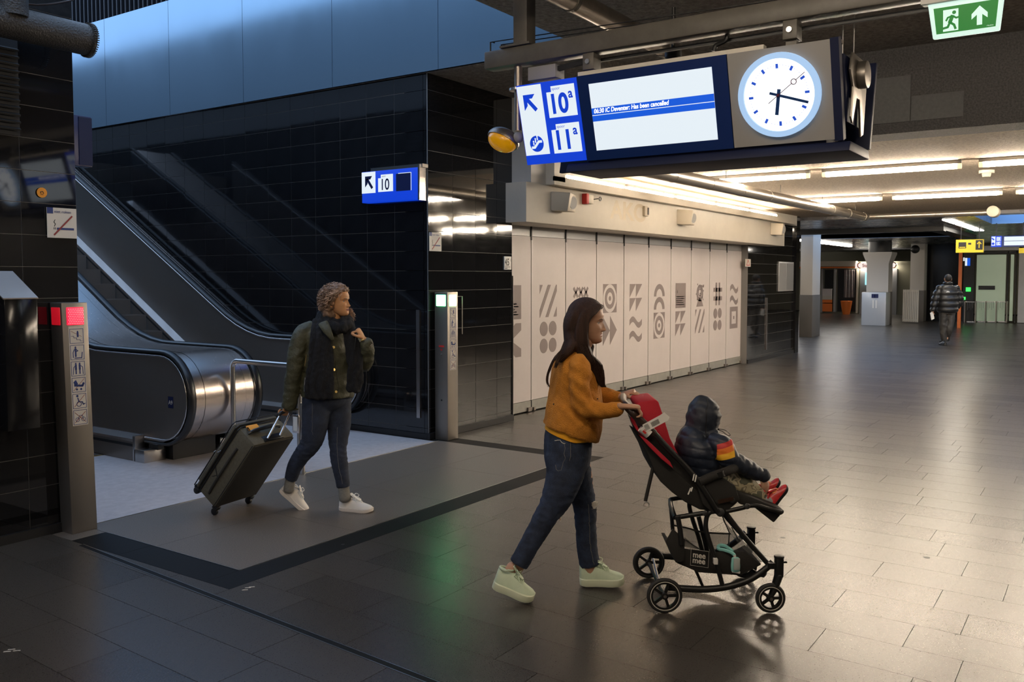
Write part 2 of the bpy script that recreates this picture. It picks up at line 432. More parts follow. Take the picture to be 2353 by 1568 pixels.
# dark inlay band, made of long slabs, and the smoother paving inside it
def slab(x0, x1, y0, y1, m, name='slab', z=.0): return M().box(x0+.0012, x1-.0012, y0+.0012, y1-.0012, -.02, z).build(name, m, floor, smooth=None)
for a, b in ((3.04, 4.55), (4.55, 5.9), (5.9, 7.11)): slab(a, b, 3.94, 4.15, 'floor_band', 'band_slab')
for a, b in ((4.15, 5.0), (5.0, 5.52)): slab(3.04, 3.27, a, b, 'floor_band', 'band_slab')
for a, b in ((3.94, 4.9), (4.9, 5.66)): slab(7.11, 7.32, a, b, 'floor_band', 'band_slab')
for x0, x1 in ((3.27, 4.23), (4.23, 5.19), (5.19, 6.15), (6.15, 7.11)):
    for y0, y1 in ((4.15, 4.96), (4.96, 5.765)): slab(x0, x1, y0, y1, 'floor_inner', 'inner_paving')
slab(3.04, 3.27, 5.52, 5.765, 'floor_inner', 'inner_paving')
# steel strip between inner paving and the escalator landing
for x0, x1 in ((3.3, 5.0), (5.0, 7.05)):
    for y0, y1 in ((5.765, 6.6), (6.6, 7.95)): slab(x0, x1, y0, y1, 'floor_plate', 'landing_slab', .001)
slab(3.3, 4.86, 7.96, 9.3, 'floor_band', 'landing_slab')
M().bar((3.31, 5.765, .0015), (7.1, 5.765, .0015), .006, .003).build('steel_edge', 'steel', floor, smooth=None)
M().bar((3.272, 4.15, .001), (7.1, 4.15, .001), .005, .003).bar((3.272, 4.15, .001), (3.272, 5.5, .001), .005, .003).build('steel_edge', 'steel', floor, smooth=None)
gr = M()
for off, w, z in ((-.018, .004, .0022), (.018, .004, .0022), (0, .032, .0012)):
    gr.bar((3.02+off, 5.38, z/2), (2.60+off, -.6, z/2), w, z, mi=0 if w < .01 else 1)
gr.build('expansion_joint', ['steel', 'floor_band'], floor, smooth=None)
mk = M()
for (x, y) in ((563, 1352), (556, 1357), (572, 1350), (18, 1494), (30, 1497), (8, 1499)):
    p = atz(x, y); mk.bar(p+Vector((0, 0, .0008)), p+RT*.03+DEP*.006+Vector((0, 0, .0008)), .006, .0016)
mk.build('scuff_mark', 'offwhite', floor, smooth=None)
gum = M()
for (x, y, r) in ((1798, 1236, .016), (2130, 1282, .018), (2125, 1281, .01), (788, 1252, .012), (2318, 946, .02), (1710, 893, .015), (1265, 1216, .006)):
    p = atz(x, y); gum.cyl(p-ZZ*.001, p+ZZ*.0012, r, 9)
gum.build('gum_spot', 'black', floor, smooth=None)

# wall A: black tiles behind the escalators
def tiled(name, x0, x1, y0, y1, z0, z1, axis, p0, pitch, back, normal, row=.2067, zoff=-.09, th=.003, tile='black_tile', limit=300):
    """wall body + tiles. axis 'y': wall is x=const; axis 'x': wall is y=const"""
    w = M().box(x0, x1, y0, y1, z0, z1).build(name, back, kind='structure', smooth=None)
    lo, hi = (y0, y1) if axis == 'y' else (x0, x1)
    cols = []; a = p0
    while a > lo: a -= pitch
    while a < hi-.001:
        c, d = max(a, lo), min(a+pitch, hi)
        if d-c > .02: cols.append((c, d))
        a += pitch
    rows = []; z = zoff
    while z < z1-.001:
        c, d = max(z, z0), min(z+row, z1)
        if d-c > .01: rows.append((c, d))
        z += row
    cache = {}; cnt = 0; stuff = M()
    rr = random.Random(3)
    for (c, d) in cols:
        for (e, f) in reversed(rows):
            g = .0046; W_, H_ = round(d-c-g, 4), round(f-e-g, 4); tt = th*rr.uniform(.85, 1.1)
            if axis == 'y': loc = (normal, (c+d)/2, (e+f)/2); sz = (2*tt, W_, H_)
            else: loc = ((c+d)/2, normal, (e+f)/2); sz = (W_, 2*tt, H_)
            if cnt < limit:
                key = (W_, H_, round(tt, 3))
                if key not in cache: cache[key] = tilemesh('tile', *sz, tile)
                ti = rr.uniform(-.0022, .0022), rr.uniform(-.0022, .0022)
                place(cache[key], 'tile', loc, w, (ti[0], ti[1], ti[0]) if axis == 'y' else (ti[0], ti[1], ti[1])); cnt += 1
            else: stuff.box(loc[0]-sz[0]/2, loc[0]+sz[0]/2, loc[1]-sz[1]/2, loc[1]+sz[1]/2, loc[2]-sz[2]/2, loc[2]+sz[2]/2)
    if stuff.V: stuff.build('tile_field', tile, w, smooth=None, kind='stuff')
    return w
wallA = tiled('wall_back', XA, 7.4, YB+.012, 13.5, 0, 3.8, 'y', 7.945, .4, 'black_grout', XA)
wallB = tiled('wall_corner', XA, 8.63, YB, 6.2, 0, 3.8, 'x', XA, .41, 'black_grout', YB)
M().box(8.63, 8.638, 5.87, 6.2, 0, 1.72).build('trim_1', 'steel', kind='structure', smooth=None)
M().box(XA-.02, 8.63, YB-.03, YB+.01, 0, .07).build('baseboard_corner', 'black', kind='structure', smooth=None)
M().box(XA-.022, XA, YB+.01, 13.5, 0, .06).build('baseboard_back', 'black', kind='structure', smooth=None)
M().box(XA-.016, XA-.004, 6.0, 6.045, .22, 1.36).build('trim_2', 'steel_bar', kind='structure', smooth=None)
M().box(XA, 7.4, 13.5, 22, 0, 3.8).build('wall_back_upper', 'black_tile', kind='structure', smooth=None)
M().box(3.285, XA, 14.0, 22, 3.3, 3.6).build('floor_platform', 'floor_inner', kind='structure', smooth=None)
# pillar on the left
wallL = tiled('wall_left', -9, 3.285, 5.8, 6.3, 0, 6.4, 'x', 2.92, .37, 'black_grout', 5.8, limit=0)
for ch in list(wallL.children): bpy.data.objects.remove(ch)
c1 = {}
for a in (1.44, 1.81, 2.18, 2.55, 2.92):
    for k in range(18):
        g = .004; key = (a > 2.9)
        if key not in c1: c1[key] = tilemesh('tile', (.365 if key else .37)-g, .006, .2067-g, 'black_tile')
        place(c1[key], 'tile', (a+(.1825 if key else .185), 5.8, -.09+.2067*(k+1)-.1033 if k else .0585), wallL)
M().box(-9, 1.44, 5.797, 5.81, 0, 3.7).build('tile_field', 'black_tile', wallL, smooth=None)
M().box(-9, 3.29, 5.772, 5.8, 0, .06).build('baseboard_left', 'black', kind='structure', smooth=None)
# unseen void walls up to the sky, heights and greys shaped for fascia reflection
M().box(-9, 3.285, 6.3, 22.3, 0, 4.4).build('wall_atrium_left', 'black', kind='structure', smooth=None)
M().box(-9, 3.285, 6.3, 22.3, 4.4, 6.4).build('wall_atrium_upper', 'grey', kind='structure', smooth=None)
M().box(2.5, 8, 22, 22.3, 0, 7.2).build('wall_atrium_far', 'grey', kind='structure', smooth=None)
# sheet-metal fascia over the escalators: panels
fas = M().box(7.07, 7.4, 4.0, 22, 3.805, 5.26).build('wall_fascia', 'dark_rib', kind='structure', smooth=None)
ys = [4.2, 5.70, 7.20, 8.70, 10.15, 11.6, 13.1, 14.6, 16.1, 17.6, 19.1, 20.6, 22]
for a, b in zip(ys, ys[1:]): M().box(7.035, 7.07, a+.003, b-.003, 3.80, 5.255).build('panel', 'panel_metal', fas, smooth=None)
rib = M().box(7.10, 7.4, 4.0, 22, 5.26, 7.4).build('wall_rib_cladding', 'black', kind='structure', smooth=None)
rm = tilemesh('rib', .07, .025, 2.1, 'dark_rib')
for k in range(75): place(rm, 'rib', (7.075, 6.0+k*.1, 6.31), rib)
# ceilings
M().box(-9, 9.05, -9, 4.2, 3.87, 4.3).build('ceiling', 'concrete', kind='structure', smooth=None)
M().box(7.05, 9.05, 4.2, 9, 3.80, 4.3).build('ceiling_soffit', 'concrete', kind='structure', smooth=None)
face = M().box(9.05, 9.5, -9, 9, 3.07, 4.3).build('wall_downstand', 'concrete_face', kind='structure', smooth=None)
for a, b, c, d in ((2.0, 1.63, 3.17, 3.60), (1.63, 1.18, 3.17, 3.40)): M().box(9.035, 9.05, b+.004, a-.004, c, d).build('panel', 'concrete_patch', face, smooth=None)
M().box(9.5, 20.5, -9, 9, 3.07, 3.5).build('ceiling_concourse', 'ceiling_far', kind='structure', smooth=None)
for k, x in enumerate((20.5, 20.75)): pass
# dark glossy ceiling beyond, with an open well lit by daylight
cg = M(); cg.box(20.5, 21, -9, 16, 3.0, 3.5); cg.box(24.4, 25, -9, 16, 3.0, 3.5); cg.box(21, 24.4, 2.5, 16, 3.0, 3.5); cg.box(21, 24.4, -9, -1.5, 3.0, 3.5); cg.box(31, 47, -9, 16, 3.0, 3.5); cg.box(25, 31, -9, 4.0, 3.0, 3.5); cg.box(25, 31, 12.5, 16, 3.0, 3.5)
cg.build('ceiling_hall', 'ceiling_gloss', kind='structure', smooth=None)
M().box(24.6, 25.0, 3.6, 12.9, 2.88, 3.02).box(25, 31.0, 3.6, 4.0, 2.9, 3.02).build('trim_3', 'black', kind='structure', smooth=None)
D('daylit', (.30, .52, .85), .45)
M().box(31.0, 31.04, 4.0, 12.5, 3.02, 4.6).build('wall_well', 'daylit', kind='structure', smooth=None)
M().box(24.36, 24.4, -1.5, 2.5, 3.0, 4.6).build('wall_skylight', 'daylit', kind='structure', smooth=None)
# enclosure outside the frame
M().box(-9.3, -9, -9, 6, 0, 4.3).build('wall_behind', 'white_wall2', kind='structure', smooth=None)
M().box(-9, 47, -9.3, -9, 0, 4.3).build('wall_right', 'black', kind='structure', smooth=None)
M().box(46.6, 47, -9, 16, 0, 3.5).build('wall_far', 'olive_wall', kind='structure', smooth=None)
M().box(20.5, 47, 15.8, 16, 0, 3.5).build('wall_hall_side', 'black', kind='structure', smooth=None)
M().box(19.95, 20.2, 5.9, 16, 0, 3.5).build('wall_hall_return', 'black_tile', kind='structure', smooth=None)
# shop front wall: bulkhead, folding shutter, black pier
M().box(8.63, 19.95, 6.14, 6.4, 0, 3.5).build('wall_shop', 'shutter_top', kind='structure', smooth=None)
pier = tiled('wall_pier', 16.93, 19.95, 5.95, 6.4, 0, 3.07, 'x', 16.93, .46, 'black_grout', 5.95)
M().box(16.93, 19.97, 5.92, 5.95, 0, .08).build('baseboard_pier', 'black', kind='structure', smooth=None)
M().box(18.05, 18.09, 5.925, 5.945, .2, 1.28).build('trim_4', 'steel_bar', kind='structure', smooth=None)
b = M(); b.box(8.5, 18.1, 5.6, 6.14, 2.34, 2.80); b.build('wall_bulkhead', 'white_wall', kind='structure', smooth=30, bevel=.006)
b = M(); b.box(8.95, 18.5, 5.50, 6.14, 2.80, 2.845); b.box(8.95, 18.5, 5.50, 5.52, 2.845, 2.90); b.box(8.95, 9.2, 5.5, 6.14, 2.845, 3.07)
b.build('trim_5', 'white_wall', kind='structure', smooth=None)
M().box(8.63, 8.95, 5.62, 6.14, 2.8, 3.80).build('trim_6', 'white_wall2', kind='structure', smooth=None)
M().box(8.95, 19.95, 5.9, 6.14, 2.85, 3.07).build('trim_7', 'white_wall', kind='structure', smooth=None)
# ================================================================== FOLDING SHUTTER
sh = thing('folding_shutter', (12.7, 6.1, 0), 'long pale pink folding shutter closing a shop front, printed with grey shapes', 'shutter')
JX = [8.64]+[9.34+.849*k for k in range(10)]
def motif(ink, kind):
    # unit square .42 wide x .42 high, origin lower left
    s = .42
    if kind == 'stripes':
        for k, w in ((-.26, .07), (-.06, .07), (.14, .07), (.34, .07)):
            P = [(k, 0), (k+w, 0), (k+w+.26, s), (k+.26, s)]
            Q = []
            # clip to square
            def clip(P, ax, lim, sg):
                out = []
                for i in range(len(P)):
                    a, b = P[i], P[(i+1) % len(P)]; ia = sg*(a[ax]-lim) >= 0; ib = sg*(b[ax]-lim) >= 0
                    if ia: out.append(a)
                    if ia != ib: t = (lim-a[ax])/(b[ax]-a[ax]); out.append((a[0]+(b[0]-a[0])*t, a[1]+(b[1]-a[1])*t))
                return out
            Q = clip(clip(P, 0, 0, 1), 0, s, -1)
            if len(Q) > 2: ink.poly(Q)
    elif kind == 'dots':
        for a in (.1, .32):
            for b in (.1, .32): ink.disc((a, b), .095)
    elif kind == 'crosses':
        for i in range(3):
            for j in range(2):
                c = (.07+.14*i, .10+.21*j); ink.line([(c[0]-.05, c[1]-.06), (c[0]+.05, c[1]+.06)], .04).line([(c[0]-.05, c[1]+.06), (c[0]+.05, c[1]-.06)], .04)
    elif kind == 'target':
        ink.ring((.21, .21), .09, .155).disc((.21, .21), .035)
        for a in (0, 1):
            for b in (0, 1):
                c = (s*a, s*b); pts = [c]
                for k in range(7):
                    t = k/6*pi/2; pts.append((.21+(.207*cos(t))*(1 if a else -1), .21+(.207*sin(t))*(1 if b else -1)))
                for p, q in zip(pts[1:], pts[2:]): ink.poly([c, p, q])
    elif kind == 'bolt':
        for z in (.215, 0):
            ink.poly([(0, z), (0, z+.2), (.2, z+.2)]) if z else ink.poly([(0, 0), (0, .2), (.2, .2)])
            ink.poly([(.21, z), (.21, z+.2), (.42, z+.2)])
    elif kind == 'wave':
        for z in (.22, 0):
            P = [(.42*k/12, z+.12+.05*sin(2*pi*k/12)-.0*k) for k in range(13)]; Q = [(x, y-.085) for x, y in P]
            for k in range(12): ink.poly([P[k], P[k+1], Q[k+1], Q[k]])
    elif kind == 'arch':
        for z in (.21, 0): ink.ring((.21, z), .12, .2, 20, 0, pi)
    elif kind == 'hash':
        for a in (.1, .25): ink.rect(a, 0, a+.07, s)
        for a in (.09, .25): ink.rect(0, a, s, a+.075)
    elif kind == 'square':
        ink.rect(0, 0, s, .09).rect(0, .33, s, s).rect(0, .09, .09, .33).rect(.33, .09, s, .33).rect(.18, .18, .24, .24)
    elif kind == 'arrow': ink.poly([(0, .42), (.21, .21), (0, 0)]).poly([(.22, .42), (.43, .21), (.22, 0)])
    elif kind == 'kshape': ink.poly([(.42, 0), (.42, .1), (.2, .21), (.42, .33), (.42, .42), (.3, .42), (0, .21), (.3, 0)])
    elif kind == 'text':
        ink.rect(0, 0, s, s, 0)
        for k in range(5): ink.rect(.03, .05+.033*k, .36-.04*(k % 3), .064+.033*k, 1)
        ink.rect(.05, .25, .08, .3, 2)
    elif kind == 'photo':
        r = random.Random(4); ink.ring((.2, .24), .09, .15, 20).ring((.2, .25), .05, .075, 14)
        ink.poly([(.05, 0), (.12, .12), (.28, .12), (.36, 0)])
        for k in range(22): a, b = r.uniform(0, .38), r.uniform(.08, .4); ink.rect(a, b, a+.03, b+.03)
rows = [('text', 'kshape'), ('stripes', 'dots'), ('crosses', 'wave'), ('target', 'arrow'), ('bolt', 'wave'), ('arch', 'target'), ('text', 'bolt'), ('photo', 'stripes'), ('hash', 'dots'), ('wave', 'square')]
for k, (a, b) in enumerate(zip(JX, JX[1:])):
    p = M().box(a+.006, b-.006, 6.08, 6.115, .145, 2.215).build('panel', 'shutter', sh, smooth=None)
    M().box(a+.004, a+.016, 6.074, 6.08, .145, 2.2).build('edge_strip', 'shutter_edge', p, smooth=None)
    x0 = b-.849+.2
    for kind, z in zip(rows[k], (1.185, .715)):
        ik = Ink((x0, 6.0785, z), (1, 0, 0), (0, 0, 1), .0); ik.n = Vector((0, -.0015, 0)); s0 = ik.m
        motif(ik, kind)
        if k == 0: # only the part of the print right of the pier edge is on this panel
            for v in s0.V: v.x = max(v.x, a+.02)
        s0.build('print', ['print', 'shutter', 'print_dark'], p, smooth=None)
    r = M(); r.box(a+.01, b-.01, 6.075, 6.12, .015, .14); r.build('bottom_rail', 'shutter_rail', sh, smooth=None)
    M().box(b-.10, b-.02, 6.05, 6.076, .01, .06).build('floor_lock', 'steel_dark', sh, smooth=None); M().box(b+.03, b+.07, 6.05, 6.076, .01, .05).build('floor_lock', 'steel_dark', sh, smooth=None)
    M().box(a+.01, b-.01, 6.085, 6.12, 2.22, 2.34).build('top_strip', 'shutter_top', sh, smooth=None)
    M().box(b-.012, b+.012, 6.07, 6.1, 2.17, 2.35).build('hinge', 'black', sh, smooth=None); M().box(b-.006, b+.006, 6.07, 6.1, .0, .145).build('hinge', 'black', sh, smooth=None)
# things on the bulkhead
for n, (x, lab) in enumerate(((9.18, 'beige wall loudspeaker nearest the station clock, beside the small red box'), (12.86, 'beige wall loudspeaker in the middle of the white shop bulkhead'), (17.35, 'beige wall loudspeaker at the far end of the white shop bulkhead'))):
    t = thing('loudspeaker', (x, 5.6, 2.6), lab, 'loudspeaker', 'beige loudspeakers on the bulkhead')
    z = 2.60+.02*n; R = []
    m = M(); m.loft([[Vector((x-.15, 5.6, z-.10)), Vector((x+.15, 5.6, z-.10)), Vector((x+.15, 5.6, z+.13)), Vector((x-.15, 5.6, z+.13))],
                     [Vector((x-.09, 5.40, z-.11)), Vector((x+.15, 5.43, z-.11)), Vector((x+.16, 5.43, z+.09)), Vector((x-.09, 5.36, z+.11))]])
    m.build('casing', 'cream', t, bevel=.012)
    c = Vector((x+.035, 5.405, z-.005)); nrm = Vector((-.12, -1, -.1)).normalized(); u = nrm.cross(ZZ).normalized(); v = u.cross(nrm)
    M().cyl(c, c+nrm*.012, .072, 20).build('grille', 'grey', t); M().ringz(c+nrm*.008, u, v, .072, .086, .01, 24).build('grille_ring', 'offwhite', t)
t = thing('alarm_box', (10.0, 5.6, 2.66), 'small red and cream box beside the nearest loudspeaker', 'box')
M().box(9.78, 9.84, 5.53, 5.6, 2.63, 2.76).build('red_half', 'stripe_red', t, bevel=.004); M().box(9.84, 9.98, 5.54, 5.6, 2.64, 2.75).build('cream_half', 'cream', t, bevel=.004)
M().tube([(9.98, 5.56, 2.70), (10.03, 5.5, 2.71)], .006).ringz((10.07, 5.5, 2.71), (1, 0, 0), (0, 0, 1), .02, .03, .01, 14).build('hook', 'black', t)
t = thing('wall_switch', (11.6, 5.6, 2.62), 'small grey switch box low on the white bulkhead', 'switch')
M().box(11.52, 11.64, 5.56, 5.6, 2.58, 2.72).build('plate', 'cream', t, bevel=.005); M().box(11.6, 11.63, 5.55, 5.56, 2.6, 2.7).build('slot', 'black', t)
D('ghost', (.60, .53, .42), .6)
ik = Ink((10.55, 5.5985, 2.50), (1, 0, 0), (0, 0, 1)); ik.text('AKO', 0, 0, .34, sx=1.5, bold=.01)
ik.build('ghost_lettering', 'ghost', None, label='faint ghost lettering left on the white bulkhead')
prep(bpy.data.objects['ghost_lettering'], cat='lettering')
M().tube([(9.3, 5.59, 2.36), (9.3, 5.56, 2.36)], .02).build('x', 'steel') if 0 else None
# ================================================================== TUBE LAMPS
def tube_lamp(p, q, label, group, mt='tube'):
    p, q = Vector(p), Vector(q); c = (p+q)/2; d = (q-p).normalized()
    t = thing('tube_lamp', c, label, 'lamp', group)
    s = d.cross(ZZ)
    M().obox(c+ZZ*.045, (q-p)/2, s*.035, ZZ*.018).build('housing', 'grey', t, smooth=None)
    M().tube([p+d*.04, q-d*.04], .032, 10).build('diffuser', mt, t)
    for e, g in ((p, 1), (q, -1)): M().tube([e, e+d*.045*g], .034, 10).build('end_cap', 'tube_end', t)
LG = 'tube lamps across the concourse ceiling'
NW = ('first', 'second', 'third', 'fourth', 'fifth', 'sixth', 'seventh')
for x, ord_ in ((11.5, 'nearest'), (15.5, 'second')):
    for k, (a, w) in enumerate(((4.83, 'left'), (3.09, 'middle'), (1.33, 'right'), (-.43, 0), (-2.2, 0), (-4.0, 0), (-5.8, 0))):
        if x == 15.5: a -= .05
        lab = f'glowing ceiling tube lamp, {w} one of the {ord_} row across the concourse' if w else f'glowing ceiling tube lamp outside the frame, {NW[k]} from the left in the {ord_} row'
        if k == 0 and x == 15.5: a -= 0
        tube_lamp((x, a, 3.0), (x, a-1.58, 3.0), lab, LG)
for x in (19.5,):
    for k, a in enumerate((-.5, -2.3)): tube_lamp((x, a, 3.0), (x, a-1.58, 3.0), f'glowing ceiling tube lamp outside the frame, {NW[k]} in the third row', LG)
LW = 'tube lamps above the shop bulkhead'
names = ('first', 'second', 'third', 'fourth', 'fifth')
for k in range(5):
    a = 9.35+k*1.66
    tube_lamp((a, 5.62, 2.93), (a+1.6, 5.62, 2.93), f'glowing tube lamp on the bulkhead ledge, {names[k]} from the station clock', LW)
for k, (x, y) in enumerate(((5.0, -2.6), (5.0, -4.4), (1.9, 3.6), (1.9, 1.8), (1.9, 0), (-2.2, 3.6), (-2.2, 1.8))):  # unseen lamps added to light the foreground, clock panel and figures
    tube_lamp((x, y, 3.78), (x, y-1.58, 3.78), f'glowing tube lamp added on the near ceiling outside the frame, {NW[k]} of them', 'added tube lamps on the near ceiling', 'tube_fill')
for k in range(3):
    x = 21.9+k*1.95
    t = M().box(x, x+1.75, 3.02, 3.24, 2.985, 3.0).build('ceiling_panel_lamp', 'cool_panel', smooth=None)
    prep(t, f'bright square ceiling lamp, {("nearest", "middle", "farthest")[k]} of the three panels by the yellow sign', 'lamp', 'panel lamps by the yellow sign')
for k in range(6):  # unseen lamps added to brighten the far columns
    t = M().box(22+k*3.1, 24+k*3.1, -2.2, -1.9, 2.93, 2.99).build('ceiling_strip_lamp', 'cool_panel', smooth=None)
    prep(t, f'bright hall ceiling lamp added outside the frame on the right, {NW[k]} of its line', 'lamp', 'hall lamps added outside the frame')
for k in range(5):
    x = 21.5+k*3.2; y = 8.6 if x > 25 else 8.2
    t = M().box(x, x+2.8, 8.75, 8.9, 2.93, 2.99).build('ceiling_strip_lamp', 'cool_panel', smooth=None)
    prep(t, f'bright strip lamp on the dark hall ceiling, {("nearest", "second nearest", "middle", "second farthest", "farthest")[k]} of its line', 'lamp', 'strip lamps over the dark hall')
# ================================================================== PIPES, DUCTS, BEAM
def cap_pipe(m, p, q, r, n=20): m.tube([p, q], r, n)
t = thing('ventilation_duct', (8.5, 4.2, 2.88), 'long metal duct under the concourse ceiling running away beside the bulkhead', 'duct')
m = M(); m.tube([(8.55, 4.22, 2.865), (18.0, 4.02, 2.865)], .080, 20); m.build('pipe', 'pipe_metal', t)
m = M()
for k in range(9): x = 9.4+k*1.05; y = 4.22-.2*(x-8.55)/9.45; m.tube([(x, y, 2.865), (x+.03, y, 2.865)], .083, 20)
m.build('joint_ring', 'pipe_metal', t); m = M(); m.tube([(8.5, 4.22, 2.865), (8.56, 4.22, 2.865)], .072, 20); m.build('end_cap', 'white_wall2', t)
m = M()
for k in range(5): x = 8.9+k*2.1; y = 4.22-.2*(x-8.55)/9.45; m.tube([(x, y, 2.96), (x, y, 3.08)], .004, 6)
m.build('hanger_rod', 'black', t)
t = thing('cross_duct', (18, 3, 2.88), 'thinner duct crossing the ceiling to a round pale end cap', 'duct')
M().tube([(18.0, 3.93, 2.87), (18.0, 1.92, 2.87)], .055, 16).build('pipe', 'pipe_metal', t)
M().tube([(17.88, 1.83, 2.88), (18.2, 1.83, 2.88)], .10, 24).build('end_cap', 'cream', t, bevel=.01)
t = thing('upper_pipe', (5, 3.05, 3.55), 'painted pipe high under the near ceiling running above the clock', 'pipe')
M().tube([(0, 3.05, 3.55), (9.04, 3.05, 3.55)], .075, 18).build('pipe', 'pipe_metal', t)
m = M()
for x in (5.15, 6.6, 8.0): m.tube([(x, 3.05, 3.55), (x+.04, 3.05, 3.55)], .080, 18)
m.build('joint_ring', 'beam_paint', t)
t = thing('wire_pair', (5, 2.6, 3.7), 'pair of thin wires stretched under the near ceiling', 'wire')
a, b = atX(1128, 97, 5.3), atX(2050, -40, 5.3); M().tube([a, b], .004, 6).build('wire', 'black', t)
a, b = atX(1152, 103, 5.3), atX(1700, 22, 5.3); M().tube([a, b], .004, 6).build('wire', 'black', t)
for x, y0, y1 in ((1127, 97, 126), (1152, 103, 122)):
    M().tube([atX(x, y1, 5.3), atX(x, y0, 5.3), atX(x+9, y0+1, 5.3)], .006, 6).build('bracket', 'black', t)
bm_ = thing('sign_beam', (5.05, 2, 3.2), 'heavy dark steel beam carrying the hanging clock sign', 'beam')
m = M(); m.box(4.99, 5.11, -3, 3.64, 3.135, 3.255); m.build('beam', 'beam_paint', bm_, bevel=.012)
yp = atX(1205, 60, 5.05).y
M().box(4.995, 5.105, yp-.055, yp+.055, 3.255, 3.87).build('hanger_post', 'beam_paint', bm_, bevel=.005)
M().box(4.97, 5.13, yp-.09, yp+.15, 3.255, 3.268).build('foot_plate', 'beam_paint', bm_, smooth=None)
M().bar((5.13, 3.1, 3.11), (5.13, -.4, 3.11), .02, .02).build('conduit', 'black', bm_)
m = M(); p = atX(1255, 155, 5.12); m.box(5.06, 5.18, p.y-.11, p.y+.11, 3.03, 3.12); m.build('junction_box', 'grey', bm_, bevel=.006)
m = M(); m.bar((5.1, p.y-.1, 3.09), (5.1, p.y-.42, 3.12), .03, .03); m.build('bracket', 'black', bm_)
# wrapped pipe with end collar, upper left
pc = atY(204, 93, 5.5); t = thing('insulated_pipe', pc, 'thick dark wrapped pipe ending in a collar before the black pillar', 'pipe')
M().tube([(pc.x-2.6, 5.5, pc.z), (pc.x-.02, 5.5, pc.z)], .098, 28).build('pipe', 'pipe_wrap', t)
m = M(); m.tube([(pc.x-.022, 5.5, pc.z), (pc.x, 5.5, pc.z)], .104, 28)
for k in range(46):
    a = 2*pi*k/46; m.obox((pc.x-.005, 5.5+.104*cos(a), pc.z+.104*sin(a)), (.014, 0, 0), (0, .003*-sin(a), .003*cos(a)), (0, .006*cos(a), .006*sin(a)))
m.build('collar', 'pipe_wrap', t)
pv = atY(33, 18, 5.44); M().tube([(pv.x, 5.46, pc.z+.03), (pv.x, 5.44, 3.87)], [.085, .075], 24).build('riser', 'pipe_wrap', t)
M().tube([(pc.x-.7, 5.46, pc.z+.09), (pc.x-.35, 5.46, pc.z+.13), (pc.x-.1, 5.5, pc.z+.23)], .006, 6, sm=4).build('cable', 'leather', t)
# smoke detector, sprinkler bits
t = thing('smoke_detector', (11, 1.2, 3.07), 'round cream smoke detector below the right end of the nearest lamps', 'detector')
p = atz(2267, 397, 3.04); t.location = p; M().cyl((p.x, p.y, 3.07), (p.x, p.y, 3.03), .09, 20).build('base', 'cream', t); M().cyl((p.x, p.y, 3.03), (p.x, p.y, 2.985), .055, 20, .045).build('head', 'cream', t)
t = thing('camera_dome', (5.6, 2.3, 3.1), 'small round dark dome camera above the display', 'camera'); p = atX(1547, 125, 5.4); t.location = p
M().cyl(p+ZZ*.02, p-ZZ*.02, .055, 18).ell(p-ZZ*.02, (.05, 0, 0), (0, .05, 0), (0, 0, .03)).build('dome', 'black', t); M().cyl(p+ZZ*.0, p+ZZ*.3, .012, 8).build('stem', 'black', t)
# ================================================================== DEPARTURE SIGN WITH CLOCK
sg = thing('clock_sign', (5.2, 2.3, 2.4), 'hanging illuminated platform sign with departure display and round clock', 'sign')
LB = Vector((5.0, 3.285, 2.455)); U = Vector((0, -1, 0)); Vv = Vector((-.14, 0, .50)).normalized(); N_ = U.cross(Vv)   # N_ points to the viewer
if N_.x > 0: N_ = -N_
HV = .52
def SP(u, v, w=0): return LB+U*u+Vv*v+N_*w
def sbox(u0, u1, v0, v1, w0, w1, mt, name, par=sg, **k):
    c = SP((u0+u1)/2, (v0+v1)/2, (w0+w1)/2); return M().obox(c, U*(u1-u0)/2, Vv*(v1-v0)/2, N_*(w1-w0)/2).build(name, mt, par, **k)
# casing: closed body behind the faces
prof = [(5.03, 2.40), (5.42, 2.40), (5.55, 2.93), (4.90, 2.93)]
m = M(); m.prism([(x, 2.83, z) for x, z in prof], (0, -1.50, 0)); m.build('casing', 'navy_case', sg, bevel=.01)
m = M(); m.prism([(x, 1.33, z) for x, z in ((5.05, 2.55), (5.36, 2.55), (5.46, 2.90), (4.96, 2.90))], (0, -.10, 0)); m.build('end_plate', 'navy_case', sg, bevel=.004)
m = M(); m.prism([(x, 2.98, z) for x, z in ((4.985, 2.385), (5.46, 2.385), (5.43, 2.44), (5.01, 2.44))], (0, -1.78, 0)); m.build('skirt', 'navy_case', sg, bevel=.008)
m = M(); m.prism([(x, 3.28, z) for x, z in ((5.40, 2.44), (5.44, 2.44), (5.575, 2.96), (5.535, 2.96))], (0, -2.09, 0)); m.build('back_face', 'navy_case', sg, bevel=.006)
m = M(); m.box(5.02, 5.3, 2.80, 3.28, 2.55, 2.9); m.build('side_body', 'navy_case', sg)
m = M(); m.box(4.90, 4.95, 1.65, 2.84, 2.965, 2.995); m.build('top_rail', 'white_wall', sg, smooth=None); M().box(4.93, 4.97, 1.24, 1.66, 2.95, 2.97).build('top_rail', 'steel_dark', sg, smooth=None)
M().box(4.93, 4.96, 2.84, 3.2, 2.945, 2.96).build('top_rail', 'steel', sg, smooth=None)
for px in (1360, 1820):
    y = atX(px, 110, 5.05).y
    M().box(5.0, 5.10, y-.04, y+.04, 3.03, 3.135).build('bracket', 'beam_paint', sg, bevel=.004); M().cyl((4.998, y, 3.08), (4.985, y, 3.08), .016, 12).build('bolt', 'steel', sg); M().box(5.03, 5.07, y-.03, y+.03, 2.9, 3.04).build('hanger', 'beam_paint', sg)
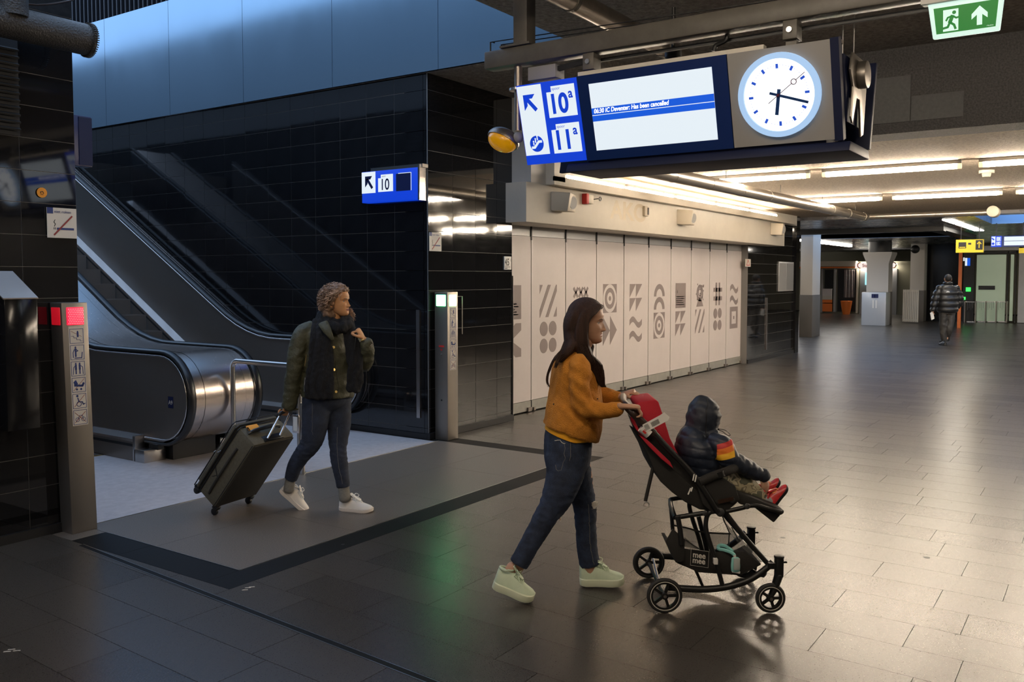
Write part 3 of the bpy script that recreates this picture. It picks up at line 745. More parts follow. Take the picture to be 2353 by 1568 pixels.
# platform-number panel
pb = sbox(0, .455, 0, HV, -.03, 0, 'e_blue', 'number_panel')
ik = Ink(SP(0, 0, .0005), U, Vv, .001); ik.n = N_*.0015
ik.rect(.004, .062, .190, .512)
ik.poly([(.225, .290), (.435, .290), (.435, .487), (.262, .487), (.262, .452), (.225, .452)])
ik.poly([(.225, .060), (.435, .060), (.435, .247), (.262, .247), (.262, .212), (.225, .212)])
ik.build('white_field', 'e_white', pb)
D('e_ink', (.003, .05, .6), .5, emit=.55, ecol=(.004, .06, .78))
ik = Ink(SP(0, 0, .002), U, Vv, .001); ik.n = N_*.0015
# arrow up-left
ik.poly([(.045, .455), (.135, .455), (.112, .428), (.072, .428), (.072, .385), (.045, .355)]).line([(.068, .432), (.132, .355)], .026)
# escalator emblem
ik.disc((.100, .135), .053, 28)
for a, b, s_, v in (('10', 'a', .200, .318), ('11', 'a', .200, .087)):
    ik.text(a, .233, v, .17, bold=.0055, sx=.86); ik.text(b, .385, v+.085, .085, sx=.9, bold=.002)
ik.text('spoor', .268, .462, .026); ik.text('spoor', .268, .222, .026)
ik.build('lettering', 'e_ink', pb)
ik = Ink(SP(0, 0, .0042), U, Vv, .001); ik.n = N_*.0012
ik.line([(.062, .112), (.082, .112), (.118, .148), (.140, .148)], .016)
for a, b in ((.078, .140), (.094, .156), (.110, .172)): ik.disc((a, b+.012), .0055, 10).line([(a, b+.004), (a, b-.012)], .008)
ik.build('emblem', 'e_white', pb)
# display
dz = sbox(.460, 1.435, -.005, HV+.004, -.03, .003, 'e_bezel', 'display_frame')
sc_ = sbox(.540, 1.345, .055, .468, .003, .005, 'e_white', 'screen', dz)
for a, b in ((.276, .318), (.236, .2715)): sbox(.540, 1.345, a, b, .005, .0065, 'e_blue2', 'blue_bar', dz)
ik = Ink(SP(.555, .2865, .0068), U, Vv, .001); ik.n = N_*.0012
ik.text('06:30 IC Deventer: Has been cancelled', 0, 0, .0385, shear=.22, bold=.0008, sx=.83); ik.build('lettering', 'e_text', dz)
# clock
cp = sbox(1.440, 2.005, -.002, HV+.004, -.03, .004, 'sign_face', 'clock_panel')
sbox(2.005, 2.05, -.01, HV+.01, -.05, .006, 'navy_case', 'frame_edge')
cu, cv = 1.722, .268; C = SP(cu, cv, .004)
M().ringz(C, U, Vv, .197, .228, .028, 56).build('clock_ring', 'e_ring', cp)
o = M(); o.ringz(C, U, Vv, 0, .197, .012, 56); o.build('clock_face', 'e_clock', cp)
def cpt(r, deg, w=.0185): a = radians(deg); return C+U*r*sin(a)+Vv*r*cos(a)+N_*w
for k in range(12):
    M().bar(cpt(.143, 30*k, .018), cpt(.168, 30*k, .018), .0135, .003, up=N_).build('hour_mark', 'clock_mark', cp)
m = M()
for k in range(60):
    if k % 5: m.cyl(cpt(.160, 6*k, .0165), cpt(.160, 6*k, .0185), .0018, 6)
m.build('minute_dots', 'clock_mark', cp, kind='stuff')
M().bar(cpt(-.032, 189, .022), cpt(.108, 189, .022), .019, .003, up=N_).build('hour_hand', 'clock_blue', cp)
M().bar(cpt(-.050, 109, .027), cpt(.170, 109, .027), .014, .003, up=N_).build('minute_hand', 'clock_blue', cp)
m = M(); m.bar(cpt(-.068, 55, .032), cpt(.095, 55, .032), .0035, .003, up=N_).bar(cpt(.125, 55, .032), cpt(.185, 55, .032), .0035, .003, up=N_); cc = cpt(.110, 55, .031); m.ringz(cc, U, Vv, .0125, .0165, .003, 20); m.cyl(cpt(0, 0, .02), cpt(0, 0, .034), .008, 12)
m.build('second_hand', 'clock_red', cp)
# star shaped steel end bracket
c = Vector((5.16, 1.215, 2.79)); m = M()
m.prism([c+Vector((x, 0, z)) for x, z in ((-.13, .13), (.13, .13), (.20, -.02), (.15, -.28), (.09, -.30), (.05, -.1), (-.02, -.1), (-.10, -.25), (-.14, -.22), (-.10, -.05), (-.17, .03))], (0, -.012, 0))
m.build('end_bracket', 'post_steel', sg, bevel=.004); M().cyl(c+Vector((.02, -.012, .03)), c+Vector((.02, -.06, .03)), .075, 24).build('end_disc', 'post_steel', sg, bevel=.006)
m = M()
for y, z in ((1.30, 3.0), (1.24, 3.0)): m.tube([(5.2, y, 2.93), (5.2, y, 3.35)], .004, 6)
m.build('wire', 'steel', sg)
t = thing('cable_loop', (6.2, 2.3, 3.3), 'short loop of black cable hanging behind the display', 'cable'); q = [atX(x, y, 5.09) for x, y in ((1640, 118), (1645, 105), (1656, 99), (1668, 92))]+[Vector((5.09, atX(1672, 85, 5.09).y, 3.137))]; t.location = q[1]
M().tube(q, .014, 8, sm=4).build('cable', 'black', t)
# amber lamp on its pipe under the beam
yl = atX(1191, 160, 5.05).y
lt = thing('amber_lamp', (5.05, yl, 2.6), 'grey dome lamp with amber lens hanging on a pipe beside the sign', 'lamp')
m = M(); m.tube([(5.05, yl, 3.14), (5.05, yl, 2.70)], .026, 16); m.build('pipe', 'steel_dark', lt)
M().cyl((5.05, yl, 2.985), (5.05, yl, 2.97), .062, 24).build('flange', 'steel', lt)
jb = Vector((5.05, yl, 2.655)); M().ball(jb, .038, 18, 12).build('joint_ball', 'grey', lt)
hc = jb+Vector((0, .125, -.005)); ax = Vector((0, -.93, -.30)).normalized(); nz = Vector((.50, -.22, .84)).normalized()
nz = (nz-ax*nz.dot(ax)).normalized(); sx_ = ax.cross(nz)
m = M(); m.ell(hc, ax*.125, sx_*.10, nz*.078, 28, 16); m.V = [hc+(v-hc) if (v-hc).dot(nz) > -.012 else v-nz*((v-hc).dot(nz)+.012) for v in m.V]; m.build('dome', 'steel_dark', lt)
m = M(); m.ell(hc-nz*.012, ax*.112, sx_*.088, nz*.070, 28, 16); m.V = [v if (v-hc).dot(nz) < -.012 else v-nz*((v-hc).dot(nz)+.012) for v in m.V]; m.build('lens', 'amber', lt)
M().cyl(jb, jb+Vector((0, .06, 0)), .016, 12).build('arm', 'steel_dark', lt)
# ================================================================== EXIT SIGN
ex = thing('exit_sign', (5, .66, 2.9), 'green lit exit sign with running figure and upward arrow', 'sign')
a = atX(2146, 86, 5.0); b = atX(2292, 60, 5.0); EU = Vector((0, -1, 0)); EVv = Vector((-.13, 0, 1)).normalized(); En = Vector((-1, 0, -.13)).normalized()
w = a.y-b.y; EO = Vector((5.0, a.y, a.z))
def EP(u, v, n=0): return EO+EU*u+EVv*v+En*n
m = M(); m.loft([[EP(-.005, -.01, 0), EP(w+.01, -.01, 0), EP(w+.03, .17, 0), EP(-.03, .17, 0)], [EP(-.005, -.01, -.03), EP(w+.01, -.01, -.03), EP(w+.03, .17, -.03), EP(-.03, .17, -.03)]]); m.build('light_box', 'exit_white', ex, bevel=.006)
ik = Ink(EP(0, 0, .001), EU, EVv); ik.n = En*.0015; ik.poly([(.012, .012), (w-.008, .012), (w+.004, .140), (-.002, .140)]); ik.build('green_field', 'exit_green', ex)
ik = Ink(EP(0, 0, .003), EU, EVv); ik.n = En*.0012; k_ = w/.30
ik.poly([(.045*k_, .02), (.118*k_, .02), (.118*k_, .125), (.045*k_, .125)])
ik.poly([(.205*k_, .03), (.23*k_, .03), (.23*k_, .08), (.255*k_, .06), (.255*k_, .085), (.218*k_, .122), (.18*k_, .085), (.18*k_, .06), (.205*k_, .08)])
ik.text('i fluoline', .25*k_, .018, .009); ik.build('white_field', 'exit_white', ex)
ik = Ink(EP(0, 0, .005), EU, EVv); ik.n = En*.001
ik.disc((.098*k_, .108), .009); ik.line([(.09*k_, .092), (.078*k_, .062)], .018).line([(.09*k_, .092), (.068*k_, .086), (.060*k_, .072)], .009).line([(.09*k_, .092), (.108*k_, .080), (.125*k_, .084)], .009)
ik.line([(.078*k_, .062), (.098*k_, .048), (.105*k_, .028)], .011).line([(.078*k_, .062), (.068*k_, .040), (.035*k_, .034)], .011); ik.build('running_figure', 'exit_green', ex)
m = M(); m.obox(EP(w/2, .185, -.02), EU*(w/2+.06), EVv*.022, En*.05); m.build('housing', 'white', ex, bevel=.008)
M().tube([EP(.05, .2, -.02), EP(.05, .2, -.02)+ZZ*.9], .006, 6).tube([EP(w-.03, .2, -.02), EP(w-.03, .2, -.02)+ZZ*.9], .006, 6).build('hanger', 'steel_dark', ex)
# ================================================================== PLATFORM 10 SIGN ON THE BLACK WALL
t = thing('platform_sign', (7.0, 6.4, 2.5), 'small lit blue platform sign with arrow and number ten on the black tiles', 'sign')
X0 = 6.98; A = atX(832, 467, X0); B = atX(961, 455, X0); zt = atX(832, 396, X0).z; y0, y1 = A.y, B.y; wd = y0-y1; z0 = A.z; hh = zt-z0
bx = M().box(X0, 7.08, y1, y0, z0, zt).build('light_box', 'e_blue', t, bevel=.004)
M().box(6.99, 7.08, y1-.05, y0-.12, zt, zt+.035).build('top_cap', 'steel', t, smooth=None); M().box(6.975, 7.085, y1-.022, y1, z0-.005, zt+.03).build('side_cap', 'steel_bar', t, smooth=None)
ik = Ink((X0, y0, z0), (0, -1, 0), (0, 0, 1)); ik.n = Vector((-.002, 0, 0))
ik.rect(.0, .10, wd*.25, hh-.005).poly([(wd*.30, .105), (wd*.565, .105), (wd*.565, hh-.045), (wd*.35, hh-.045), (wd*.35, hh-.08), (wd*.30, hh-.08)]).build('white_field', 'e_white', bx)
ik = Ink((X0-.002, y0, z0), (0, -1, 0), (0, 0, 1)); ik.n = Vector((-.002, 0, 0))
ik.poly([(.05, hh-.05), (.15, hh-.05), (.125, hh-.085), (.085, hh-.085), (.085, hh-.13), (.05, hh-.165)]).line([(.08, hh-.08), (.15, hh-.175)], .03)
ik.text('10', wd*.335, .125, .165, bold=.002, sx=.82); ik.text('spoor', wd*.37, hh-.07, .024); ik.build('lettering', 'navy', bx)
ik = Ink((X0, y0, z0), (0, -1, 0), (0, 0, 1)); ik.n = Vector((-.002, 0, 0)); ik.rect(wd*.62, .10, wd*.87, hh-.05).build('dark_field', 'navy', bx)
ik = Ink((X0-.001, y0, z0), (0, -1, 0), (0, 0, 1)); ik.n = Vector((-.002, 0, 0)); ik.rect(wd*.66, hh-.05, wd*.885, hh-.044).rect(wd*.878, .10, wd*.885, hh-.044).build('white_edge', 'e_white', bx)
# navy sign seen edge-on behind the pillar
t = thing('navy_sign', (3.6, 6.35, 3), 'navy sign seen edge-on sticking out behind the black pillar', 'sign'); a = atY(178, 382, 6.4); b = atY(206, 270, 6.4); t.location = (a.x, 6.4, a.z)
M().box(3.2, b.x, 6.38, 6.46, a.z, b.z).build('case', 'navy', t, bevel=.004); M().box(b.x-.10, b.x+.002, 6.376, 6.38, a.z+.01, b.z-.01).build('lit_edge', 'navy_case', t)
# ================================================================== STICKERS AND WALL SIGNS
def nosmoke(o, u, v, s, par_label):
    t = M(); o = Vector(o); u = Vector(u); v = Vector(v); n = u.cross(v).normalized()
    p = thing('no_smoking_sign', o, par_label, 'sign')
    M().obox(o+u*s/2+v*s/2+n*.003, u*s/2, v*s/2, n*.003).build('plate', 'offwhite', p)
    ik = Ink(o+n*.0062, u*s, v*s, .0012); ik.rect(0, .8, .2, 1).text('niet roken', .24, .83, .13, bold=.001, sx=1.05); ik.rect(.32, .27, .9, .34).build('blue_print', 'blue_line', p)
    ik = Ink(o+n*.0063, u*s, v*s, .0012); ik.line([(.22, .28), (.22, .34)], .02).line([(.27, .28), (.27, .34)], .02).line([(.23, .38), (.27, .46), (.22, .52), (.26, .60)], .02).build('black_print', 'black', p)
    ik = Ink(o+n*.0072, u*s, v*s, .0012); ik.line([(.22, .10), (.84, .74)], .05).build('red_bar', 'red_line', p)
q = atY(108, 545, 5.79); nosmoke((q.x, 5.788, q.z-.003), (1, 0, 0), (0, 0, 1), .198, 'white no smoking sign with red bar on the left black pillar')
q = atY(985, 577, 5.88); nosmoke((q.x+.004, 5.877, q.z), (1, 0, 0), (0, 0, 1), .195, 'small white no smoking sign on the corner pier above the green lamp post')
q = atY(96, 443, 5.79); t = thing('round_sticker', q, 'small round orange sticker on the left black pillar', 'sticker')
M().cyl((q.x, 5.790, q.z), (q.x, 5.786, q.z), .033, 24).build('disc', 'orange_dot', t)
ik = Ink((q.x, 5.786, q.z), (1, 0, 0), (0, 0, 1)); ik.line([(-.01, -.005), (-.01, .005), (.004, .008), (.01, -.006)], .004).line([(-.006, -.016), (-.006, -.008)], .003).line([(.004, -.016), (.004, -.008)], .003).build('print', 'black', t)
q = atY(1158, 620, 5.88); t = thing('zone_sign', (q.x, 5.88, q.z), 'small white sign reading 45 on the right edge of the corner pier', 'sign')
M().box(q.x, q.x+.145, 5.874, 5.884, q.z, q.z+.155).build('plate', 'white', t, bevel=.003)
ik = Ink((q.x, 5.873, q.z), (1, 0, 0), (0, 0, 1)); ik.text('45', .008, .05, .115, bold=.002, sx=.78).text('G', .115, .10, .04).rect(.01, .012, .06, .020).rect(.01, .03, .12, .034).build('lettering', 'black', t)
q = atY(1712, 613, 5.945); t = thing('warning_sticker', (q.x, 5.94, q.z), 'tiny white warning sticker with triangle on the far black pier', 'sticker')
M().box(q.x, q.x+.30, 5.938, 5.944, q.z, q.z+.15).build('plate', 'offwhite', t); ik = Ink((q.x, 5.937, q.z), (1, 0, 0), (0, 0, 1)); ik.line([(.06, .03), (.15, .13), (.24, .03), (.06, .03)], .014).build('triangle', 'stripe_red', t)
a = atY(1787, 670, 5.945); b = atY(1822, 603, 5.945); t = thing('poster_frame', (a.x, 5.94, a.z), 'grey framed notice hanging on the far black pier', 'frame')
D('notice', (.22, .22, .22), .4, bump=.0)
M().box(a.x, b.x, 5.925, 5.944, a.z, b.z).build('frame', 'shutter_top', t, bevel=.004); w_ = b.x-a.x
M().box(a.x+.04, a.x+w_*.5-.02, 5.921, 5.925, a.z+.03, b.z-.03).build('notice', 'grey', t); M().box(a.x+w_*.5+.02, b.x-.04, 5.921, 5.925, a.z+.03, b.z-.03).build('notice', 'notice', t)
# ================================================================== STATUS POSTS
def status_post(name, bx, by, w, d, h, lean, lit, dim, label, sc=1.):
    p = thing(name, (bx+w/2, by+d/2, 0), label, 'post'); c = Vector((bx+w/2, by+d/2, h/2)); ax_ = Vector((lean, 0, 1)).normalized()
    body = M().obox(Vector((bx+w/2, by+d/2, 0))+ax_*h/2, (w/2, 0, 0), (0, d/2, 0), ax_*h/2).build('body', 'post_steel', p, bevel=.004)
    def Fp(u, v): return Vector((bx+u, by, 0))+ax_*v      # front (-Y) face
    def Lp(u, v): return Vector((bx, by+d-u, 0))+ax_*v    # left (-X) face
    M().obox(Fp(w*.50, h-.088)-Vector((0, .002, 0)), (w*.33, 0, 0), (0, .004, 0), ax_*.058).build('lamp_lens', lit, p, bevel=.004)
    M().obox(Lp(d*.5, h-.088)-Vector((.002, 0, 0)), (.004, 0, 0), (0, d*.36, 0), ax_*.058).build('lamp_lens', dim, p, bevel=.004)
    st = M().obox(Fp(w*.52, h-.155-.33)-Vector((0, .0005, 0)), (w*.30, 0, 0), (0, .0012, 0), ax_*.33).build('sticker_strip', 'offwhite', p)
    s = w*.55
    for k in range(6):
        o_ = Fp(w*.52-s/2, h-.155-.0105-(k+1)*.1080+.004)-Vector((0, .002, 0)); ik = Ink(o_, (s, 0, 0), ax_*.098, .0008); ik.n = Vector((0, -.0008, 0))
        for a_, b_ in (((.03, .02), (.97, .02)), ((.97, .02), (.97, .98)), ((.97, .98), (.03, .98)), ((.03, .98), (.03, .02))): ik.line([a_, b_], .03)
        if k == 0: ik.line([(.12, .5), (.3, .5), (.3, .38), (.5, .38), (.5, .25), (.75, .25), (.75, .15), (.9, .15)], .025).disc((.58, .8), .05).line([(.58, .74), (.58, .45)], .13).line([(.12, .85), (.85, .45)], .02, 1)
        if k == 1: ik.disc((.38, .85), .055).line([(.38, .77), (.38, .22)], .11).line([(.3, .7), (.2, .5), (.2, .15)], .05).line([(.42, .7), (.55, .6), (.42, .55)], .05).line([(.3, .12), (.8, .12), (.85, .5)], .06)
        if k == 2:
            for a_ in (.35, .62): ik.disc((a_, .85), .055).line([(a_, .77), (a_, .45)], .13).line([(a_, .45), (a_, .15)], .08)
            ik.line([(.15, .12), (.2, .6), (.3, .68)], .04).line([(.85, .12), (.82, .6), (.7, .68)], .04)
        if k == 3: ik.poly([(.12, .7), (.3, .85), (.45, .55), (.2, .5)]).line([(.2, .48), (.75, .42), (.85, .6)], .14).disc((.35, .2), .07).disc((.65, .2), .07).line([(.12, .12), (.88, .88)], .025, 1)
        if k == 4: ik.disc((.35, .85), .08).line([(.38, .72), (.45, .45), (.7, .42), (.75, .25), (.88, .3)], .07).ring((.45, .3), .14, .18, 16).line([(.12, .12), (.88, .9)], .025, 1)
        if k == 5: ik.ring((.3, .35), .12, .15, 14).ring((.72, .35), .12, .15, 14).line([(.3, .35), (.45, .62), (.65, .62), (.72, .35)], .03).line([(.12, .15), (.88, .85)], .03, 1).line([(.12, .85), (.88, .15)], .03, 1)
        ik.m.build('pictogram', ['blue_line', 'red_line'], st, smooth=None)
    return p, Fp, Lp
gp, Fp, Lp = status_post('signal_post', 7.15, 5.685, .175, .17, 1.55, 0, 'e_green', 'e_green', 'steel signal post with glowing green lamps at the corner pier')
ik = Ink((7.149, 5.80, .94), (0, -1, 0), (0, 0, 1)); ik.n = Vector((-.002, 0, 0)); ik.rect(0, .035, .07, .055).ring((.035, .01), .004, .012, 12).build('alarm_print', 'stripe_red', gp); M().cyl((7.149, 5.765, .90), (7.138, 5.765, .90), .009, 10).build('knob', 'steel', gp); M().cyl((7.149, 5.765, .42), (7.144, 5.765, .42), .009, 10).build('lock', 'black', gp)
m = M(); m.tube([(7.325, 5.70, 1.50), (7.42, 5.70, 1.50), (7.42, 5.70, 1.10)], .006, 8); m.build('guard_bar', 'steel', gp)
rp, _, _ = status_post('signal_post', 3.115, 5.645, .175, .14, 1.535, -.022, 'e_red', 'e_red_dim', 'steel signal post with red lamps and sticker strip at the left pillar')
m = M(); lens = [o for o in rp.children if o.name.startswith('lamp_lens')][0]
D('red_dot', (1, .3, .3), .2, emit=1.6, ecol=(1, .22, .25))
for i in range(9):
    for j in range(9):
        x = 3.158+.0115*i+(.0057 if j % 2 else 0)-.032; z = 1.398+.0118*j; m.ball((x, 5.6395, z), .0035, 6, 4)
m.build('reflector_dot', 'red_dot', rp, kind='stuff')
# black sloped cabinet on the left pillar
a = atY(21, 688, 5.6); b = atY(85, 687, 5.6); t = thing('cabinet', ((a.x+b.x)/2, 5.7, .75), 'black cabinet with sloping lid on the left pillar', 'cabinet')
M().box(a.x-.03, b.x, 5.6, 5.79, .75, b.z).build('body', 'black_gloss', t, bevel=.003)
M().add([(a.x-.04, 5.592, b.z), (b.x+.004, 5.592, b.z), (b.x+.004, 5.592, b.z+.008), (a.x-.04, 5.592, b.z+.008), (a.x-.10, 5.79, b.z+.165), (b.x-.05, 5.79, b.z+.165), (b.x-.05, 5.79, b.z+.175), (a.x-.10, 5.79, b.z+.175)],
        [(0, 1, 2, 3), (4, 7, 6, 5), (0, 4, 5, 1), (3, 2, 6, 7), (1, 5, 6, 2), (0, 3, 7, 4)]).build('lid', 'steel_dark', t)
t = thing('louvre', (2.8, 5.8, 2.6), 'dark louvred grille high on the left pillar', 'grille'); gl = tilemesh('slat', .36, .03, .012, 'rubber_matt')
for k in range(12): place(gl, 'slat', (2.735, 5.77, 2.64+k*.045), t, (.5, 0, 0))
M().box(2.55, 2.92, 5.782, 5.792, 2.6, 3.2).build('backing', 'black', t)
# ================================================================== ESCALATORS
YF, RR, ZC = 6.72, .43, .60; YC = YF+RR
def zt(y):   # top line of the handrail
    if y < YC: return ZC+sqrt(max(0, RR*RR-(y-YC)**2))
    if y < 8.1: return 1.03
    if y < 9.1: t = (y-8.1); return 1.03+.2885*t*t
    return 1.03+.2885+.577*(y-9.1)
def zb(y):   # ledge line
    if y < YC: return ZC-sqrt(max(0, RR*RR-(y-YC)**2))
    if y < 8.4: return .235 if y > YC+.28 else .18
    if y < 9.0: t = y-8.4; return .235+.481*t*t
    return .235+.173+.577*(y-9.0)
YEND = 13.45
ys_ = [YF+.004, YF+.02, YF+.05, YF+.09, YF+.14, YF+.2, YF+.28, YF+.36, YC] + [YC+.14*k for k in range(1, 15)] + [9.2, 9.6, 10.2, 11, 12, 13, YEND]
def railpath(off=0):
    P = [(YC+.26, ZC-RR+off)]
    for k in range(0, 19): a = -pi/2-pi*k/18; P.append((YC+(RR-off)*cos(a), ZC+(RR-off)*sin(a)))
    for y in (7.6, 8.0, 8.2, 8.4, 8.6, 8.8, 9.0, 9.2, 9.6, 10.4, 12, YEND): P.append((y, zt(y)-off))
    return P
def balustrade(par, X, side, label=None):
    m = M(); P = railpath(.006)
    m.tube([(X, y, z) for y, z in P], .040, 12, ref=(1, 0, 0), flat=1., mi=0)
    for v in m.V: pass
    # squash into a flat rounded belt: thinner than wide
    rings = []
    for i, (y, z) in enumerate(P):
        q = Vector((0, P[min(i+1, len(P)-1)][0]-P[max(i-1, 0)][0], P[min(i+1, len(P)-1)][1]-P[max(i-1, 0)][1])).normalized(); nn = Vector((1, 0, 0)).cross(q)
        rings.append([Vector((X, y, z))+Vector((1, 0, 0))*.041*cos(u)+nn*.020*sin(u) for u in (2*pi*k/14 for k in range(14))])
    m = M(); m.loft(rings); m.build('handrail', 'rubber', par, smooth=50)
    m = M()
    for off, r in ((.045, .009),):
        for sx in (-.03, .03): m.tube([(X+sx, y, z) for y, z in railpath(off)], r, 8)
    m.build('handrail_guide', 'steel_bar', par, smooth=50)
    m = M(); R = []
    for y in ys_:
        a, b_ = zt(y)-.05 if y > YC else ZC+sqrt(max(0.0001, (RR-.05)**2-(y-YC)**2)) if abs(y-YC) < RR-.05 else ZC+.005, zb(y)+(.05 if y < YC else 0)
        if y < YC: b_ = ZC-(a-ZC)
        yy = max(y, YF+.052)
        R.append([Vector((X-.022, yy, b_)), Vector((X-.022, yy, a)), Vector((X+.022, yy, a)), Vector((X+.022, yy, b_))])
    m.loft(R); m.build('balustrade_panel', 'steel_dark' if X > 6 or X < 5 else 'steel_brushed', par, smooth=30)
def ledge(par, X, s):     # inner ledge on side s (+1 / -1) of a balustrade
    L = [(YC+.28, .235), (8.4, .235), (8.55, zb(8.55)), (8.7, zb(8.7)), (8.85, zb(8.85)), (9.0, zb(9.0)), (11, zb(11)), (YEND, zb(YEND))]
    R = [[Vector((X+s*.022, y, z)), Vector((X+s*.022, y, z-.02)), Vector((X+s*.12, y, z-.055)), Vector((X+s*.12, y, z-.03))] for y, z in L]
    M().loft(R).build('inner_ledge', 'steel_bar', par, smooth=None)
    R = [[Vector((X+s*.10, y, z-.05)), Vector((X+s*.118, y, z-.05)), Vector((X+s*.118, y, max(z-.40, 0.002))), Vector((X+s*.10, y, max(z-.40, 0.002)))] for y, z in L]
    M().loft(R).build('skirt', 'steel_dark', par, smooth=None)
    R = [[Vector((X+s*.119, y, z-.075)), Vector((X+s*.121, y, z-.075)), Vector((X+s*.121, y, z-.10)), Vector((X+s*.119, y, z-.10))] for y, z in L]
    M().loft(R).build('brush_strip', 'black', par, smooth=None)
def steps(par, x0, x1):
    sm = M(); sm.box(x0-x0, x1-x0, 0, .346, -.02, 0); sm.box(0, x1-x0, -.012, 0, -.2, 0)
    me = None
    for k in range(14):
        y = 8.42+.346*k; z = .01+.2*k
        if me is None:
            o = M(); o.box(0, x1-x0, 0, .346, -.02, 0); o.box(0, x1-x0, -.01, .002, -.2, -.001)
            for g in range(9): o.box(0, x1-x0, .02+g*.036, .03+g*.036, 0, .004)
            q = o.build('step', 'steel_dark', None, smooth=None); me = q.data; q.parent = par; q.location = Vector((x0, y, z))-org(par)
        else: place(me, 'step', (x0, y, z), par)
def endblock(par, X, s):
    m = M(); m.box(X-.02+s*.03, X+.02+s*.12 if s > 0 else X+.02, YC+.24, YC+.30, 0, .21); 
    m = M(); x0, x1 = sorted((X-s*(.10 if X < 5 else .035), X+s*.125)); m.box(x0, x1, YC+.13, YC+.29, .0, .115); x0, x1 = sorted((X+s*.02, X+s*.125)); m.box(x0, x1, YC+.27, YC+.31, .0, .235)
    m.build('end_block', 'steel', par, bevel=.004); x0, x1 = sorted((X-s*.03, X+s*.03)); M().box(x0, x1, YC+.06, YC+.2, .116, .17).build('handrail_inlet', 'black', par)
e1 = thing('escalator', (4.2, 7.5, 0), 'nearer escalator with A9 label and wide rounded steel end', 'escalator', 'escalators by the black wall')
balustrade(e1, 4.83, -1); ledge(e1, 4.83, -1); balustrade(e1, 3.56, 1); ledge(e1, 3.56, 1); steps(e1, 3.69, 4.70); endblock(e1, 4.83, -1)
ik = Ink((4.8075, 7.02+.03, .52), (0, -1, 0), (0, 0, 1)); ik.n = Vector((-.002, 0, 0)); ik.rect(0, 0, .075, .105)
ik.m.build('label_plate', 'navy', e1, smooth=None); ik = Ink((4.8055, 7.02+.03, .52), (0, -1, 0), (0, 0, 1)); ik.n = Vector((-.001, 0, 0)); ik.text('A9', .008, .034, .052, bold=.001); ik.build('lettering', 'offwhite', e1)
# rounded deck between the two escalators
def deck(par, x0, x1, off, mt, name):
    P = [(y, z) for y, z in railpath(off)][1:]; P = [(8.0, ZC-RR+off), (7.5, ZC-RR+off)] + P
    R = [[Vector((x0, y, z)), Vector((x1, y, z))] for y, z in P]
    V = [v for r in R for v in r]; F = [(2*i, 2*i+1, 2*i+3, 2*i+2) for i in range(len(R)-1)]
    m = M(); m.add(V, F); return m.build(name, mt, par, smooth=60)
deck(e1, 4.865, 4.972, .018, 'steel_brushed', 'deck_edge'); deck(e1, 4.976, 5.424, .016, 'steel_brushed', 'deck'); deck(e1, 5.428, 5.524, .018, 'steel_brushed', 'deck_edge')
deck(e1, 4.972, 4.976, .024, 'black', 'deck_seam'); deck(e1, 5.424, 5.428, .024, 'black', 'deck_seam')
M().box(4.95, 5.42, YC+.05, 8.2, 0, .2).build('base', 'black', e1); M().box(4.95, 5.42, 8.2, 13.4, 0, .6).build('base', 'black', e1)
e2 = thing('escalator', (6.3, 7.5, 0), 'farther escalator against the black tiled wall, its dark steps climbing left', 'escalator', 'escalators by the black wall')
balustrade(e2, 5.57, 1); ledge(e2, 5.57, 1); balustrade(e2, 6.98, -1); ledge(e2, 6.98, -1); steps(e2, 5.70, 6.85); endblock(e2, 5.57, 1); endblock(e2, 6.98, -1)
deck(e2, 7.02, 7.08, .03, 'steel_brushed', 'deck_edge')
M().box(3.7, 4.7, 7.95, 7.975, 0, .004).build('comb_edge', 'brass', e1)
M().box(5.7, 6.85, 7.96, 8.42, 0.001, .006).build('comb_plate', 'steel_dark', e2); M().box(3.69, 4.70, 7.98, 8.42, 0.001, .006).build('comb_plate', 'steel_dark', e1)
# ================================================================== STEEL BARRIER
t = thing('barrier_rail', (5.25, 6.2, 0), 'polished steel tube barrier behind the suitcase with a card holder', 'rail')
xr = 5.24; zr = .935; ya = atX(683, 838, xr).y-.02; yb = atX(534, 830, xr).y
rb_ = .07; M().tube([(xr, yb, 0)]+[(xr, yb-rb_+rb_*cos(a), zr-rb_+rb_*sin(a)) for a in (pi/16*k for k in range(9))]+[(xr, ya+rb_-rb_*sin(a), zr-rb_+rb_*cos(a)) for a in (pi/16*k for k in range(9))]+[(xr, ya, 0)], .023, 16).build('tube', 'steel', t)
M().tube([(xr-.02, ya-.055, 0), (xr-.02, ya-.055, .62)], .02, 12).build('post', 'steel', t)
for y in (yb, ya): M().cyl((xr, y, 0), (xr, y, .012), .05, 20).build('foot_flange', 'steel', t)
q = atX(681, 990, xr-.05); M().box(xr-.06, xr-.045, q.y-.04, q.y+.04, .36, .52).build('card_holder', 'steel_bar', t, bevel=.004); M().box(xr-.064, xr-.06, q.y-.025, q.y+.025, .38, .50).build('card', 'paper', t)
